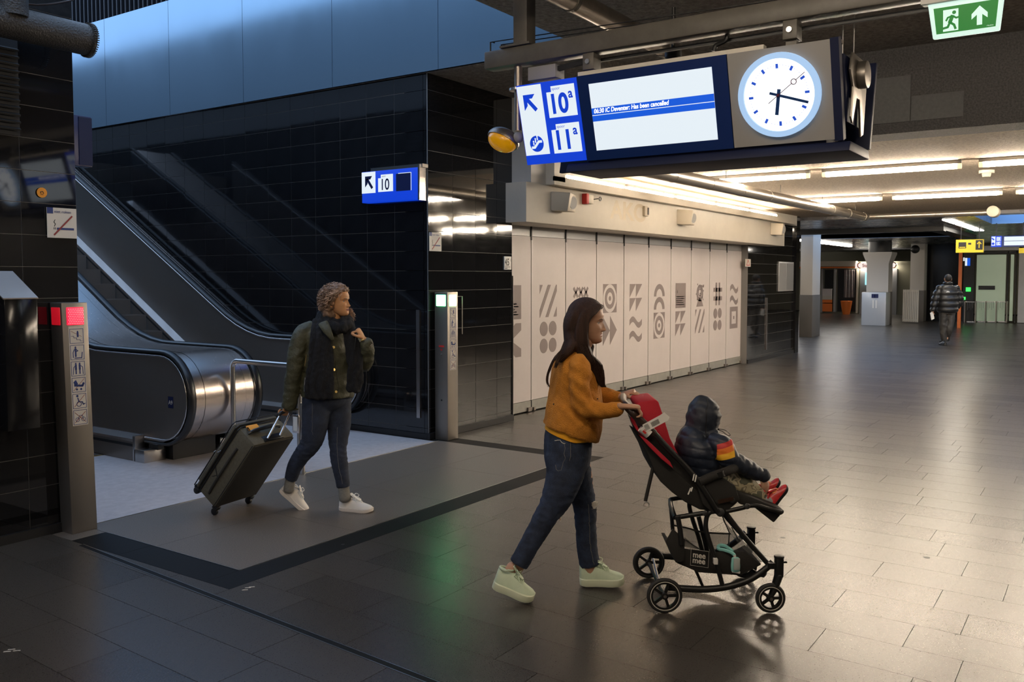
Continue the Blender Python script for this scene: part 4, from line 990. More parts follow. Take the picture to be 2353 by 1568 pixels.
# ================================================================== FAR HALL
def column(x0, x1, y0, y1, h, hb, label, top=None):
    t = thing('column', ((x0+x1)/2, (y0+y1)/2, 0), label, 'column', 'pale columns in the far hall')
    if top: M().loft([[Vector((a, b, z)) for a, b in ((x0-e, y0-e), (x1+e, y0-e), (x1+e, y1+e), (x0-e, y1+e))] for z, e in ((hb, 0), (2.2, 0), (2.55, .12), (2.62, .12))]).build('shaft', 'col_white', t); M().cyl(((x0+x1)/2, (y0+y1)/2, 2.6), ((x0+x1)/2, (y0+y1)/2, 3.0), .4, 20).build('collar', 'black', t)
    else: M().box(x0, x1, y0, y1, hb, h).build('shaft', 'col_white', t, bevel=.01)
    M().box(x0-.01, x1+.01, y0-.01, y1+.01, 0, hb).build('dark_base', 'col_base', t, bevel=.01); return t
a = atX(1838, 700, 25.5).y; b = atX(1866, 700, 25.5).y; column(25.5, 26.3, b, a, 3.0, 1.2, 'nearest pale column with dark base, right of the black pier')
a = atX(1990, 700, 34).y; b = atX(2040, 700, 34).y; column(34, 34.7, b, a, 3.0, 1.18, 'flared pale column behind the grey bin unit in the far hall', True)
a = atX(2090, 700, 37).y; b = atX(2122, 700, 37).y; column(37, 37.6, b, a, 3.0, 1.2, 'farthest pale column, beside the black doorway wall')
a = atX(2213, 700, 37.4).y; b = atX(2112, 700, 37.4).y
M().box(38.0, 38.2, a, b, 0, 3.0).build('wall_entrance', 'black_gloss', kind='structure', smooth=None)
# grey bin unit in front of the flared column
a = atX(1984, 700, 33.2); b = atX(2040, 700, 33.2); t = thing('bin_unit', (33.2, (a.y+b.y)/2, 0), 'grey metal recycling bin unit before the flared column', 'bin')
M().box(32.9, 33.6, b.y, a.y, .0, 1.18).build('body', 'shutter_top', t, bevel=.02)
for px, pw in ((2007, 4), (2014, 4)): c = atX(px, 680, 32.9); M().box(32.885, 32.9, c.y-.06, c.y+.06, .98, 1.12).build('slot', 'navy', t); M().box(32.885, 32.9, c.y-.03, c.y+.03, .62, .9).build('label_print', 'offwhite', t)
# ribbed metal barrier screen
a = atX(2076, 700, 35.5).y; b = atX(2111, 700, 35.5).y; t = thing('barrier_screen', (35.5, (a+b)/2, 0), 'ribbed grey metal screen between the flared and farthest columns', 'screen')
n = 9
for k in range(n): y = a+(b-a)*k/(n-1); M().box(35.5-.2*k/8, 35.56-.2*k/8, y-.025, y+.025, .05, 1.25).build('slat', 'cream', t)
M().bar((35.53, a, .12), (35.33, b, .12), .03, .06).build('rail', 'cream', t); M().bar((35.53, a, 1.2), (35.33, b, 1.2), .03, .06).build('rail', 'cream', t)
# shop at the back: kiosk with orange trim
t = thing('kiosk', (43, 9.5, 0), 'olive shop front with orange stripe and plant pot at the end of the hall', 'shop')
def atk(x, y, X=43.0): return atX(x, y, X)
def kbox(x0, y0, x1, y1, d0, d1, mt, name, par=t, **k):
    p, q = atk(x0, y1), atk(x1, y0); return M().box(43+d0, 43+d1, q.y, p.y, max(0, p.z), q.z).build(name, mt, par, smooth=None, **k)
kbox(1835, 600, 2090, 722, .3, .6, 'olive_wall', 'wall'); kbox(1835, 600, 1968, 613, -.1, .3, 'cream', 'canopy'); M().box(42.95, 43.2, 8.2, 14, 2.30, 2.33).build('canopy_fill_lamp', 'cool_panel', t, smooth=None)  # lamp under the canopy is added to brighten the dark shop front
kbox(1835, 613, 1968, 617, -.14, -.1, 'orange_bright', 'stripe')
kbox(1891, 620, 1912, 716, .2, .29, 'black', 'doorway'); kbox(1921, 618, 1964, 716, .2, .29, 'black', 'window'); kbox(1884, 618, 1890, 718, .1, .3, 'grey', 'frame'); kbox(1913, 618, 1920, 718, .1, .3, 'grey', 'frame'); kbox(1965, 618, 1971, 720, .1, .3, 'cream', 'frame')
for k in range(7):
    x = 1938+k*3.6; kbox(x, 620, x+2.4, 684, .1, .18, 'shutter' if k % 2 else 'print', 'curtain_strip')
kbox(1889, 664, 1911, 680, .05, .12, 'shutter', 'poster'); kbox(1889, 680, 1911, 689, .05, .12, 'offwhite', 'poster'); kbox(1889, 689, 1911, 696, .05, .12, 'orange_bright', 'poster'); kbox(1889, 698, 1911, 716, .05, .12, 'orange_bright', 'poster')
D('e_signw', (1, .9, .85), .5, emit=.9, ecol=(1, .88, .82))
kbox(1968, 604, 2058, 617, -.25, -.1, 'e_signw', 'sign_board')
kbox(1973, 618, 2060, 722, .15, .3, 'grey', 'door'); kbox(1987, 626, 2003, 655, .05, .12, 'screen', 'lit_screen')
p = atk(1978, 615); ik = Ink((42.74, p.y, p.z), (0, -1, 0), (0, 0, 1)); ik.n = Vector((-.004, 0, 0)); ik.text('Station.nl', .12, .02, .2, bold=.004); ik.build('lettering', 'orange_paint', t)
ik = Ink((42.74, atk(2013, 610).y, atk(2013, 610).z), (0, -1, 0), (0, 0, 1)); ik.n = Vector((-.004, 0, 0))
ik.ring((-.62, 0), .11, .15, 12, pi/2, 3*pi/2).ring((.78, 0), .11, .15, 12, -pi/2, pi/2).build('round_print', 'orange_bright', t)
p = atk(1953, 717); pt = thing('plant_pot', (42.3, p.y, 0), 'tall bright orange plant pot before the shop window', 'pot')
M().tube([(42.3, p.y, 0), (42.3, p.y, .15), (42.3, p.y, .62)], [.15, .19, .26], 20).build('pot', 'orange_bright', pt)
# glass entrance with gates
t = thing('glass_entrance', (38, 3.6, 0), 'greenish frosted glass entrance in a dark frame at the far end', 'door')
def gbox(x0, y0, x1, y1, d0, d1, mt, name, par=t, X=37.6, **k):
    p, q = atX(x0, y1, X), atX(x1, y0, X); return M().box(X+d0, X+d1, q.y, p.y, max(0, p.z), q.z).build(name, mt, par, smooth=None, **k)
gbox(2240, 585, 2312, 738, .1, .14, 'glass_green_glow', 'glass_pane'); gbox(2318, 585, 2330, 738, .1, .14, 'glass_green_glow', 'glass_pane'); gbox(2311, 577, 2318, 742, .05, .2, 'black', 'frame_post'); gbox(2330, 577, 2337, 742, .05, .2, 'black', 'frame_post')
gbox(2232, 577, 2337, 584, .05, .2, 'black', 'lintel'); gbox(2210, 577, 2240, 742, .08, .2, 'black', 'frame_post'); gbox(2337, 566, 2372, 742, .05, .2, 'white_wall2', 'wall_strip'); gbox(2200, 563, 2372, 577, .05, .2, 'white_wall2', 'wall_strip')
gbox(2248, 657, 2286, 666, .02, .09, 'black', 'sticker_band')
ga = thing('ticket_gates', (37.2, 3.6, 0), 'row of low ticket gates before the glass entrance', 'gate')
for k, x in enumerate((2219, 2243, 2266, 2290, 2314)):
    gbox(x, 692, x+3, 741, -.5, -.1, 'steel_dark', 'gate_post', ga)
    if k < 4:
        for j in range(4): gbox(x+6+j*4, 693, x+7+j*4, 712 - (j % 2)*4, -.3, -.27, 'grey', 'gate_bar', ga)
        gbox(x+3, 693, x+23, 694.5, -.3, -.26, 'steel', 'gate_rail', ga); gbox(x+5, 738, x+22, 740, -.3, -.26, 'steel', 'gate_rail', ga)
D('e_green2', (.1, 1, .2), .4, emit=2.2, ecol=(.03, 1, .08))
gl_ = thing('gate_lights', (37, 4.6, 1.2), 'small glowing green panel beside the walking man', 'lamp'); gbox(2219, 661, 2230, 670, .03, .08, 'e_green2', 'green_panel', gl_); gbox(2213, 683, 2218, 689, .03, .08, 'e_green2', 'green_button', gl_); gbox(2217, 593, 2222, 611, .03, .08, 'e_white', 'white_panel', gl_); gbox(2222, 593, 2229, 611, .03, .08, 'e_blue2', 'blue_panel', gl_); gbox(2213, 592, 2216, 600, .03, .08, 'e_white', 'white_panel', gl_)
t = thing('orange_pole', (36, 4.9, 0), 'thin orange pole standing under the yellow sign', 'pole'); q = atX(2203, 740, 33); M().box(33, 33.12, q.y-.05, q.y+.05, 0, 3.0).build('pole', 'orange_paint', t); t.location = (33, q.y, 0)
for c in t.children: c.location = -Vector((33, q.y, 0))+Vector((36, 4.9, 0))
# yellow sign
def fsign(x0, y0, x1, y1, X, mt, name, label):
    p, q = atX(x0, y1, X), atX(x1, y0, X); t = thing(name, (X, (p.y+q.y)/2, p.z), label, 'sign')
    M().box(X, X+.12, q.y, p.y, p.z, q.z).build('light_box', mt, t, smooth=None)
    M().tube([(X+.06, q.y+.1, q.z), (X+.06, q.y+.1, 3.0)], .012, 6).tube([(X+.06, p.y-.1, q.z), (X+.06, p.y-.1, 3.0)], .012, 6).build('hanger', 'black', t)
    return t, p, q
t, p, q = fsign(2196, 550, 2260, 581, 24, 'yellow_sign', 'yellow_sign', 'yellow hanging sign with black bus symbol and upward arrow'); w_ = p.y-q.y; h_ = q.z-p.z
ik = Ink((24, p.y, p.z), (0, -1, 0), (0, 0, 1)); ik.n = Vector((-.004, 0, 0)); ik.rect(w_*.10, h_*.33, w_*.38, h_*.8).rect(w_*.72, h_*.2, w_*.98, h_*.95).rect(w_*.45, h_*.6, w_*.56, h_*.75).build('print', 'black', t)
ik = Ink((23.995, p.y, p.z), (0, -1, 0), (0, 0, 1)); ik.n = Vector((-.004, 0, 0)); ik.rect(w_*.13, h_*.38, w_*.35, h_*.44).line([(w_*.85, h_*.35), (w_*.85, h_*.8)], .02).line([(w_*.78, h_*.65), (w_*.85, h_*.82), (w_*.92, h_*.65)], .02).build('print', 'yellow_sign', t)
t, p, q = fsign(2277, 541, 2362, 568, 24, 'e_bezel', 'platform_sign', 'distant lit blue and white platform sign at the right edge'); w_ = p.y-q.y; h_ = q.z-p.z
ik = Ink((24, p.y, p.z), (0, -1, 0), (0, 0, 1)); ik.n = Vector((-.004, 0, 0)); ik.rect(0, 0, w_*.29, h_).build('blue_field', 'e_blue', t)
ik = Ink((23.994, p.y, p.z), (0, -1, 0), (0, 0, 1)); ik.n = Vector((-.004, 0, 0)); ik.rect(.01, h_*.12, w_*.12, h_*.95).rect(w_*.15, h_*.55, w_*.27, h_*.9).rect(w_*.15, h_*.15, w_*.27, h_*.47).rect(w_*.36, h_*.12, w_*.99, h_*.5).rect(w_*.36, h_*.54, w_*.99, h_*.92).build('white_field', 'e_white', t)
ik = Ink((23.988, p.y, p.z), (0, -1, 0), (0, 0, 1)); ik.n = Vector((-.004, 0, 0)); ik.text('13', w_*.16, h_*.6, .1, sx=.9).text('14', w_*.16, h_*.2, .1, sx=.9).line([(w_*.03, h_*.8), (w_*.08, h_*.65)], .03).disc((w_*.06, h_*.3), .03).build('lettering', 'e_blue', t)
t, p, q = fsign(2341, 570, 2362, 582, 24.4, 'yellow_sign', 'yellow_sign', 'corner of a small yellow sign under the distant blue sign')
# blue daylit opening, upper right of the far hall
t = thing('security_camera', (36, 5.8, 2.6), 'small dark round camera on the farthest pale column', 'camera'); q = atX(2103, 573, 36.3); t.location = q; M().ball(q, .16, 14, 10).build('dome', 'black', t); M().bar(q, q+Vector((.65, .0, .05)), .06, .06).build('arm', 'black', t)
# ================================================================== FIGURES: helpers
class Pix:
    """points by picture position at a chosen real depth; o = extra depth in metres"""
    def __init__(s, d): s.d = d; s.k = d/FPX
    def __call__(s, x, y, o=0.): return dep(x, y, s.d+o)
def fold(amp, sc, seed=0, aniso=(1, 1, 1)):
    def f(co):
        c = Vector((co.x*aniso[0], co.y*aniso[1], co.z*aniso[2]))*sc+Vector((seed, seed*2, seed*3))
        n = noise.noise(c); n2 = noise.noise(c*2.3)
        return amp*((1-abs(n)*3)*.6+n2*.5)
    return f
def itp(t, T, Vv_):
    if t <= T[0]: return Vv_[0]
    for a, b, u, v in zip(T, T[1:], Vv_, Vv_[1:]):
        if t <= b: k = (t-a)/(b-a); return u+(v-u)*(k*k*(3-2*k)*.5+k*.5)
    return Vv_[-1]
def head_mesh(C, f, upv, size=.225, mi_skin=0, mi_lip=1, female=True, smile=0):
    """C: chin-level centre under the ears; f: facing; returns M with skin and lips faces"""
    f = Vector(f).normalized(); w = Vector(upv); w = (w-f*w.dot(f)).normalized(); l = w.cross(f); s = size/.225
    zf = [0, .006, .014, .03, .042, .048, .060, .066, .085, .105, .118, .130, .150, .175, .195, .212, .222, .225]
    xf = [.050, .066, .074, .0765, .0745, .0738, .0732, .0732, .0735, .0730, .0725, .0775, .0785, .070, .055, .034, .012, .0]
    zb_ = [0, .012, .03, .05, .07, .09, .12, .15, .18, .20, .215, .225]
    xb = [.030, .004, -.030, -.050, -.066, -.080, -.098, -.101, -.088, -.068, -.040, -.0]
    zw = [0, .006, .015, .03, .05, .07, .09, .12, .15, .18, .2, .215, .225]
    xw = [.010, .024, .033, .044, .054, .062, .067, .072, .074, .067, .054, .032, .002]
    m = M(); NZ, NU = 58, 64; V = []
    for i in range(NZ+1):
        z = .225*i/NZ; a, b, wd = itp(z, zf, xf), itp(z, zb_, xb), itp(z, zw, xw)
        cx = (a+b)/2; hx = (a-b)/2
        for j in range(NU):
            u = 2*pi*j/NU; cu, su = cos(u), sin(u)
            px = .86 if cu > 0 else .95
            x = cx+hx*math.copysign(abs(cu)**px, cu); y = wd*math.copysign(abs(su)**.88, su)
            if cu > 0:
                g = lambda y0, z0, sy, sz: math.exp(-((y-y0)/sy)**2-((z-z0)/sz)**2)
                nz = 0
                if .060 < z < .125:
                    prof = itp(z, [.060, .066, .072, .078, .090, .105, .120], [0, .006, .020, .0225, .015, .0085, .002]); wy = itp(z, [.06, .075, .09, .12], [.014, .0125, .009, .007])
                    nz = prof*math.exp(-(y/wy)**2)
                x += nz
                x += .007*g(.013, .073, .006, .006)+.007*g(-.013, .073, .006, .006)      # nostrils wings
                x += .0060*g(0, .0565, .019, .0045)+.0055*g(0, .0455, .017, .0050)-.0042*g(0, .0510, .018, .0022)  # lips
                x -= .0105*(g(.031, .113, .0155, .0105)+g(-.031, .113, .0155, .0105))     # sockets
                x += .0035*(g(.030, .129, .018, .006)+g(-.030, .129, .018, .006))
                x += .004*(g(.040, .085, .016, .016)+g(-.040, .085, .016, .016))*(1.6 if smile else 1)
                x += .004*g(0, .018, .016, .011)
                x -= .003*g(0, .063, .006, .004)
            V.append(C+(f*x+l*y+w*z)*s)
    F = []; I = []
    for i in range(NZ):
        for j in range(NU):
            F.append((i*NU+j, i*NU+(j+1) % NU, (i+1)*NU+(j+1) % NU, (i+1)*NU+j))
            z = .225*(i+.5)/NZ; u = 2*pi*(j+.5)/NU; y = itp(z, zw, xw)*sin(u)
            lip = cos(u) > 0 and abs(y) < .021 and ((.0515 < z < .0515+.0085*(1-abs(y)/.024)) or (.0500-.0085*(1-(y/.021)**2) < z < .0515))
            I.append(mi_lip if lip else mi_skin)
    F.append(tuple(range(NU-1, -1, -1))); I.append(mi_skin)
    F.append(tuple(NZ*NU+j for j in range(NU))); I.append(mi_skin)
    m.V = V; m.F = F; m.I = I
    for sg_ in (1, -1):       # ears
        e = C+(f*-.012+l*.072*sg_+w*.098)*s; of = (f*-.35+l*.94*sg_).normalized(); e1 = (of.cross(w)).normalized()
        pts = [e+(e1*.015*cos(t)*(-sg_)+w*.030*sin(t)*(1.1 if sin(t) > 0 else .9)+of*.010)*s for t in (radians(a) for a in range(-110, 200, 22))]
        m.tube(pts, [.003*s]+[.0052*s]*(len(pts)-2)+[.003*s], 8, mi=mi_skin); m.ell(e+of*.003*s, e1*.012*s, w*.025*s, of*.006*s, 12, 8, mi_skin)
    m.frame = (C, f, l, w, s); return m
def face_bits(par, hm, brow='hair_dark', skin='skin_a', look=0.):
    C, f, l, w, s = hm.frame
    loc = [((v-C).dot(f)/s, (v-C).dot(l)/s, (v-C).dot(w)/s) for v in hm.V]; loc = [q for q in loc if q[0] > .02]
    def sx(y, z): return min(loc, key=lambda q: (q[1]-y)**2+(q[2]-z)**2)[0]
    for sg_ in (1, -1):
        x0 = sx(.031*sg_, .113); e = C+(f*(x0-.0075)+l*.031*sg_+w*.1125)*s; r = .0118*s
        M().ell(e, f*r, l*r, w*r, 18, 12).build('eye', 'eye', par)
        d = (f+l*look).normalized(); M().ell(e+d*.0078*s, f*.0048*s, l*.0056*s, w*.0056*s, 12, 8).build('iris', 'iris', par)
        for nm, lo, hi in (('upper_lid', .0030, 1), ('lower_lid', -1, -.0052)):
            m = M(); m.ell(e, f*r*1.10, l*r*1.22, w*r*1.10, 20, 16)
            for i, v in enumerate(m.V):
                h = (v-e).dot(w)/s
                if h < lo: m.V[i] = v+w*(lo-h)*s
                if h > hi: m.V[i] = v-w*(h-hi)*s
            m.build(nm, skin, par)
        ar = [e+(f*(.0128-.0050*abs(t)**2)+l*.0138*t+w*(.0034-.0015*t*t))*s for t in (-1, -.6, -.2, .2, .6, 1)]
        M().tube(ar, [.0006*s, .0013*s, .0016*s, .0016*s, .0013*s, .0006*s], 6, sm=2).build('eyelash', 'hair_dark', par)
        br = []
        for t in (-1, -.5, 0, .5, 1): y = (.031+.017*t)*sg_; z = .1285+.0045*(1-(t-.2)**2); br.append(C+(f*(sx(y, z)+.0006)+l*y+w*z)*s)
        M().tube(br, [.0014*s, .0026*s, .0026*s, .0020*s, .0008*s], 6, sm=2, ref=f, flat=.5).build('eyebrow', brow, par)
def hand_parts(m, wrist, d, pn, side, L=.175, curl=.5, th=.6, spread=.05, mi=0, grip=None):
    """d: direction of the hand; pn: palm normal (fingers curl that way); side: +-1, thumb on cross(pn,d)*side"""
    d = Vector(d).normalized(); pn = Vector(pn); pn = (pn-d*pn.dot(d)).normalized(); a = pn.cross(d)*side; k = L/.175
    pal = .088*k
    m.limb([wrist-d*.02*k, wrist+d*.02*k, wrist+d*.05*k, wrist+d*pal], [.017*k, .015*k, .0155*k, .0125*k], [.022*k, .030*k, .038*k, .038*k], a, 14, 3, mi)
    for i, (of, ln, r) in enumerate(((.030, .070, .0086), (.010, .080, .0088), (-.010, .074, .0084), (-.029, .058, .0074))):
        p = wrist+d*(pal-.012*k)+a*of*k; ang = 0; P = [p]; dd = (d+a*spread*(1.5-i)).normalized(); q = p
        for n_, seg in enumerate((.45, .31, .24)):
            ang += curl*(.9, 1.1, .75)[n_]*(1+.08*i); v = dd*cos(ang)+pn*sin(ang); q = q+v*(ln*seg+(.012 if n_ == 0 else 0))*k; P.append(q)
        m.tube(P, [r*k*1.08, r*k*1.03, r*k*.95, r*k*.72], 8, sm=3, mi=mi); m.ball(P[-1], r*k*.74, 8, 6, mi)
    p = wrist+d*.020*k+a*.018*k; t1 = (d*.62+a*.75+pn*.35*th).normalized(); t2 = (d*.85+a*.25*(1-th)+pn*.75*th).normalized(); t3 = (d*.8-a*.45*th+pn*.8*th).normalized()
    P = [p, p+t1*.036*k, p+t1*.036*k+t2*.030*k, p+t1*.036*k+t2*.030*k+t3*.024*k]
    m.tube(P, [.0150*k, .0115*k, .0098*k, .0072*k], 8, sm=3, mi=mi); m.ball(P[-1], .0074*k, 8, 6, mi)
def shoe(par, heel, fwd, upv, L, Wd, mt_up, mt_sole, mt_lace, sole_h=.03, high=.085, chunky=1., tag=True, bow=True, name='shoe'):
    """heel: bottom rear point of the sole. returns nothing; shoe > sole, lace"""
    f = Vector(fwd).normalized(); w = Vector(upv); w = (w-f*w.dot(f)).normalized(); s = w.cross(f); heel = Vector(heel)
    ts = [0, .02, .06, .14, .25, .38, .5, .62, .74, .85, .93, .98, 1.0]
    wid = [.30, .55, .72, .80, .80, .78, .84, .95, 1.0, .96, .80, .52, .22]
    hts = [high*.9, high*1.0, high*1.06, high*1.0, high*.97, high*1.02, high*.90, high*.70, high*.55, high*.47, high*.40, high*.30, high*.18]
    def P(t, y, z): return heel+f*(t*L)+s*(y*Wd/2)+w*z
    m = M(); R = []
    for t, wd, h in zip(ts, wid, hts):
        r = []
        for k in range(20):
            u = 2*pi*k/20; c, q = cos(u), sin(u)
            y = wd*.94*math.copysign(abs(c)**.75, c); z = sole_h*.6+(h*(abs(q)**.85) if q > 0 else -sole_h*.3*abs(q))
            if q > 0: y *= 1-.42*(q**2)*(1 if t < .62 else .55)
            r.append(P(t, y, z))
        R.append(r)
    m.loft(R); up = m.build(name, mt_up, par, sub=1, smooth=60)
    m = M(); R = []
    for t, wd in zip(ts, wid):
        rise = .012*max(0, (t-.75)/.25)**2+.006*max(0, (.12-t)/.12)
        e = [P(t, wd*y, z) for y, z in ((-1.0, rise), (-1.06*chunky, sole_h*.35+rise), (-1.04*chunky, sole_h*.9+rise*.6), (-.9, sole_h+rise*.5), (.9, sole_h+rise*.5), (1.04*chunky, sole_h*.9+rise*.6), (1.06*chunky, sole_h*.35+rise), (1.0, rise))]
        R.append(e)
    m.loft(R); m.build('sole', mt_sole, up, smooth=50)
    # collar rim and tongue
    m = M(); rim = []
    for k in range(16): a = 2*pi*k/16; rim.append(P(.19+.16*cos(a), .52*sin(a), sole_h*.6+high*1.0+(.008 if cos(a) > .3 else 0)))
    m.tube(rim, .0055, 8, closed=True); m.build('collar', mt_up, up)
    m = M(); m.limb([P(.62, 0, high*.80+sole_h*.6), P(.50, 0, high*.98+sole_h*.6), P(.40, 0, high*1.20+sole_h*.6), P(.34, 0, high*1.34+sole_h*.6)], [.004]*4, [.014, .020, .023, .021], s, 10, 2); m.build('tongue', mt_up, up)
    m = M()
    for i in range(5):
        t = .42+.052*i; z = sole_h*.6+itp(t, ts, hts)+.0015
        for sg_ in (1, -1): m.tube([P(t, -.42*sg_, z-.014), P(t+.015, 0, z+.005), P(t+.04, .42*sg_, z-.016)], .0028, 6, sm=3)
    if bow:
        z = sole_h*.6+high*1.08
        for sg_ in (1, -1):
            m.tube([P(.42, 0, z), P(.44, .5*sg_, z+.018), P(.52, .75*sg_, z+.006), P(.50, .4*sg_, z-.004), P(.42, 0, z)], .0027, 6, sm=4)
            m.tube([P(.42, 0, z), P(.50, .45*sg_, z-.004), P(.58, .85*sg_, z-.03)], .0025, 6, sm=4)
    m.build('lace', mt_lace, up)
    return up

# ================================================================== WOMAN IN THE OCHRE JACKET
A = Pix(4.77); kx = A.k
wa = thing('person', (A(1290, 1350)).xy.to_3d(), 'woman in an ochre jacket and ripped jeans pushing the stroller', 'person')
FA = (RT*.985+DEP*.10).normalized(); LA = DEP   # her left is away from the camera
H0 = A(1351, 789, 0.0); hmA = head_mesh(H0-FA*.006, (RT*.975-DEP*.20-ZZ*.06), ZZ+FA*.03, .232)
m = M()
m.limb([A(1318, 856), A(1322, 826), A(1332, 804), A(1342, 782), A(1346, 765)], [.05, .046, .048, .052, .05], [.07, .055, .05, .052, .05], DEP, 16, 3)
m.limb([A(1308, 1010), A(1314, 950), A(1318, 880), A(1318, 848)], [.11, .10, .09, .05], [.14, .12, .13, .10], DEP, 18, 3)
m.limb([A(1332, 850, -.15), A(1334, 885, -.19), A(1338, 922, -.20), A(1380, 940, -.235), A(1427, 936, -.30)], [.032, .030, .022, .022, .022], [.032, .030, .022, .022, .022], DEP, 12, 3)
hand_parts(m, A(1430, 934, -.305), RT*.98-ZZ*.06+DEP*.08, -ZZ*.98+RT*.1, -1, .165, .85, .6)
m.limb([A(1342, 850, .15), A(1362, 880, .20), A(1378, 905, .20), A(1400, 908, .16), A(1422, 914, .12)], [.042, .038, .034, .030, .022], [.042, .038, .034, .028, .022], DEP, 12, 3)
hand_parts(m, A(1424, 911, .115), RT*.90+ZZ*.38-DEP*.25, -ZZ*.9+RT*.4, 1, .165, .75, .6)
for dd, P in ((-.09, [(1302, 1030), (1300, 1095), (1262, 1170), (1215, 1255), (1180, 1318)]), (.09, [(1312, 1030), (1330, 1100), (1344, 1170), (1350, 1250), (1356, 1318)])):
    m.limb([A(x, y, dd) for x, y in P], [.085, .078, .050, .045, .033], [.08, .075, .048, .045, .033], DEP, 14, 3)
m.build('body', ['skin_a', 'lips_a'], wa, voxel=.004, smit=2, extra=[(hmA, None)])
face_bits(wa, hmA)
# jacket
m = M()
m.limb([A(1311, 996), A(1317, 975), A(1320, 940), A(1322, 905), A(1320, 870), A(1317, 842), A(1320, 822), A(1326, 808)],
       [.158, .156, .153, .143, .130, .110, .082, .060], [.20, .205, .195, .18, .185, .185, .12, .075], DEP, 28, 3, ends=False)
m.limb([A(1330, 832, -.155), A(1334, 850, -.19), A(1332, 885, -.205), A(1337, 922, -.205), A(1352, 938, -.215), A(1385, 945, -.24), A(1422, 940, -.29)],
       [.046, .056, .054, .052, .050, .042, .036], [.05, .056, .054, .050, .047, .042, .036], DEP, 16, 4, ends=True)
m.limb([A(1345, 835, .15), A(1358, 855, .19), A(1366, 885, .21), A(1380, 905, .20), A(1400, 912, .16), A(1419, 917, .125)],
       [.06, .058, .054, .050, .045, .040], [.06, .058, .052, .048, .044, .038], DEP, 16, 4, ends=True)
fA = fold(.0065, 13, 3, (1, 1, .8)); elb = A(1345, 935, -.2)
def dispA(co):
    n = fA(co); d = (co-elb).length; q = (co-elb).dot((ZZ*.7+RT*.7))
    d2 = (co-A(1333, 860, -.2)).length
    return n+.0075*sin(q*120)*math.exp(-(d/.10)**2)+.005*sin(co.dot(ZZ*.8+RT*.5)*110)*math.exp(-(d2/.08)**2)
jk = m.build('jacket', 'ochre_wool', wa, voxel=.009, smit=5, disp=dispA)
# trim the hem: slanted edge like the photograph
def slant_cut(o, co, no):
    bm = bmesh.new(); bm.from_mesh(o.data); bmesh.ops.bisect_plane(bm, geom=bm.verts[:]+bm.edges[:]+bm.faces[:], plane_co=Vector(co)-org(o.parent), plane_no=Vector(no), clear_outer=True); bm.to_mesh(o.data); bm.free()
slant_cut(jk, A(1252, 973), -(ZZ*.94+RT*.33))
m = M(); m.tube([A(1290, 812, -.02), A(1296, 815, -.08), A(1325, 826, -.10), A(1350, 840, -.07), A(1362, 865, -.04)], [.012, .014, .014, .012, .009], 8, sm=4); m.build('collar_seam', 'ochre_wool', jk)
for x, y in ((1272, 929), (1373, 917)): M().ball(A(x, y, -.2 if x < 1300 else -.16), .004).build('mark', 'hair_dark', jk)
m = M(); m.limb([A(1312, 1010), A(1312, 992), A(1313, 975)], [.140, .143, .140], [.185, .185, .18], DEP, 28, 3, ends=False); sh_ = m.build('shirt', 'ochre_shirt', wa, voxel=.01, smit=3); slant_cut(sh_, A(1250, 984), -(ZZ*.95+RT*.30))
m = M(); m.limb([A(1372, 1000, -.02), A(1373, 990, -.02)], [.010, .012], [.016, .018], DEP); m.build('shirt_tail', 'ochre_shirt', sh_)
# jeans
m = M()
m.limb([A(1308, 984), A(1306, 1005), A(1304, 1040), A(1304, 1072)], [.127, .130, .128, .118], [.165, .175, .185, .175], DEP, 26, 3, ends=False)
m.limb([A(1302, 1050, -.075), A(1298, 1092, -.09), A(1284, 1134, -.10), A(1270, 1162, -.10), A(1255, 1186, -.105), A(1239, 1214, -.105), A(1222, 1243, -.11), A(1207, 1270, -.11), A(1192, 1297, -.11)],
       [.115, .100, .086, .072, .062, .058, .054, .052, .053], [.10, .10, .088, .078, .068, .062, .058, .056, .055], DEP, 20, 3, ends=False)
m.limb([A(1308, 1050, .075), A(1322, 1095, .09), A(1338, 1140, .10), A(1344, 1168, .10), A(1346, 1213, .10), A(1350, 1268, .10), A(1356, 1300, .10)],
       [.105, .094, .070, .062, .058, .057, .058], [.10, .096, .076, .066, .062, .060, .058], DEP, 20, 3, ends=False)
fJ = fold(.0050, 13, 9, (1, 1, 1.9)); kn = A(1262, 1172, -.1); kf = A(1344, 1165, .1)
def dispJ(co):
    d = min((co-kn).length, (co-kf).length, (co-A(1330, 1090)).length+.03)
    return fJ(co)*(.45+1.0*math.exp(-(d/.12)**2))
jn = m.build('jeans', 'denim', wa, voxel=.008, smit=4, disp=dispJ)
def surf_pt(o, p):    # nearest surface point of a child mesh
    off = org(o.parent); r = o.closest_point_on_mesh(Vector(p)-off); return r[1]+off, r[2]
def stitch(o, pts, r, mt, name, par=None, sm=4, lift=.001):
    P = []
    for p in cr([Vector(q) for q in pts], sm): c, n = surf_pt(o, p); P.append(c+n*lift)
    return M().tube(P, r, 5).build(name, mt, par or o)
stitch(jn, [A(1251, 1008, -.2), A(1262, 1012, -.24), A(1278, 1017, -.26), A(1292, 1019, -.28)], .0017, 'thread', 'pocket_stitching')
stitch(jn, [A(1292, 1019, -.28), A(1290, 1045, -.28), A(1287, 1070, -.28), A(1268, 1078, -.26), A(1259, 1070, -.24)], .0012, 'denim_seam', 'pocket_seam')
stitch(jn, [A(1250, 996, -.2), A(1280, 1001, -.3), A(1312, 1004, -.3)], .0013, 'denim_seam', 'waist_seam')
stitch(jn, [A(1318, 1016, -.3), A(1340, 1020, -.25), A(1358, 1014, -.2)], .0018, 'thread', 'pocket_stitching')
stitch(jn, [A(1315, 1010, -.3), A(1314, 1040, -.3), A(1312, 1075, -.3)], .0013, 'denim_seam', 'side_seam')
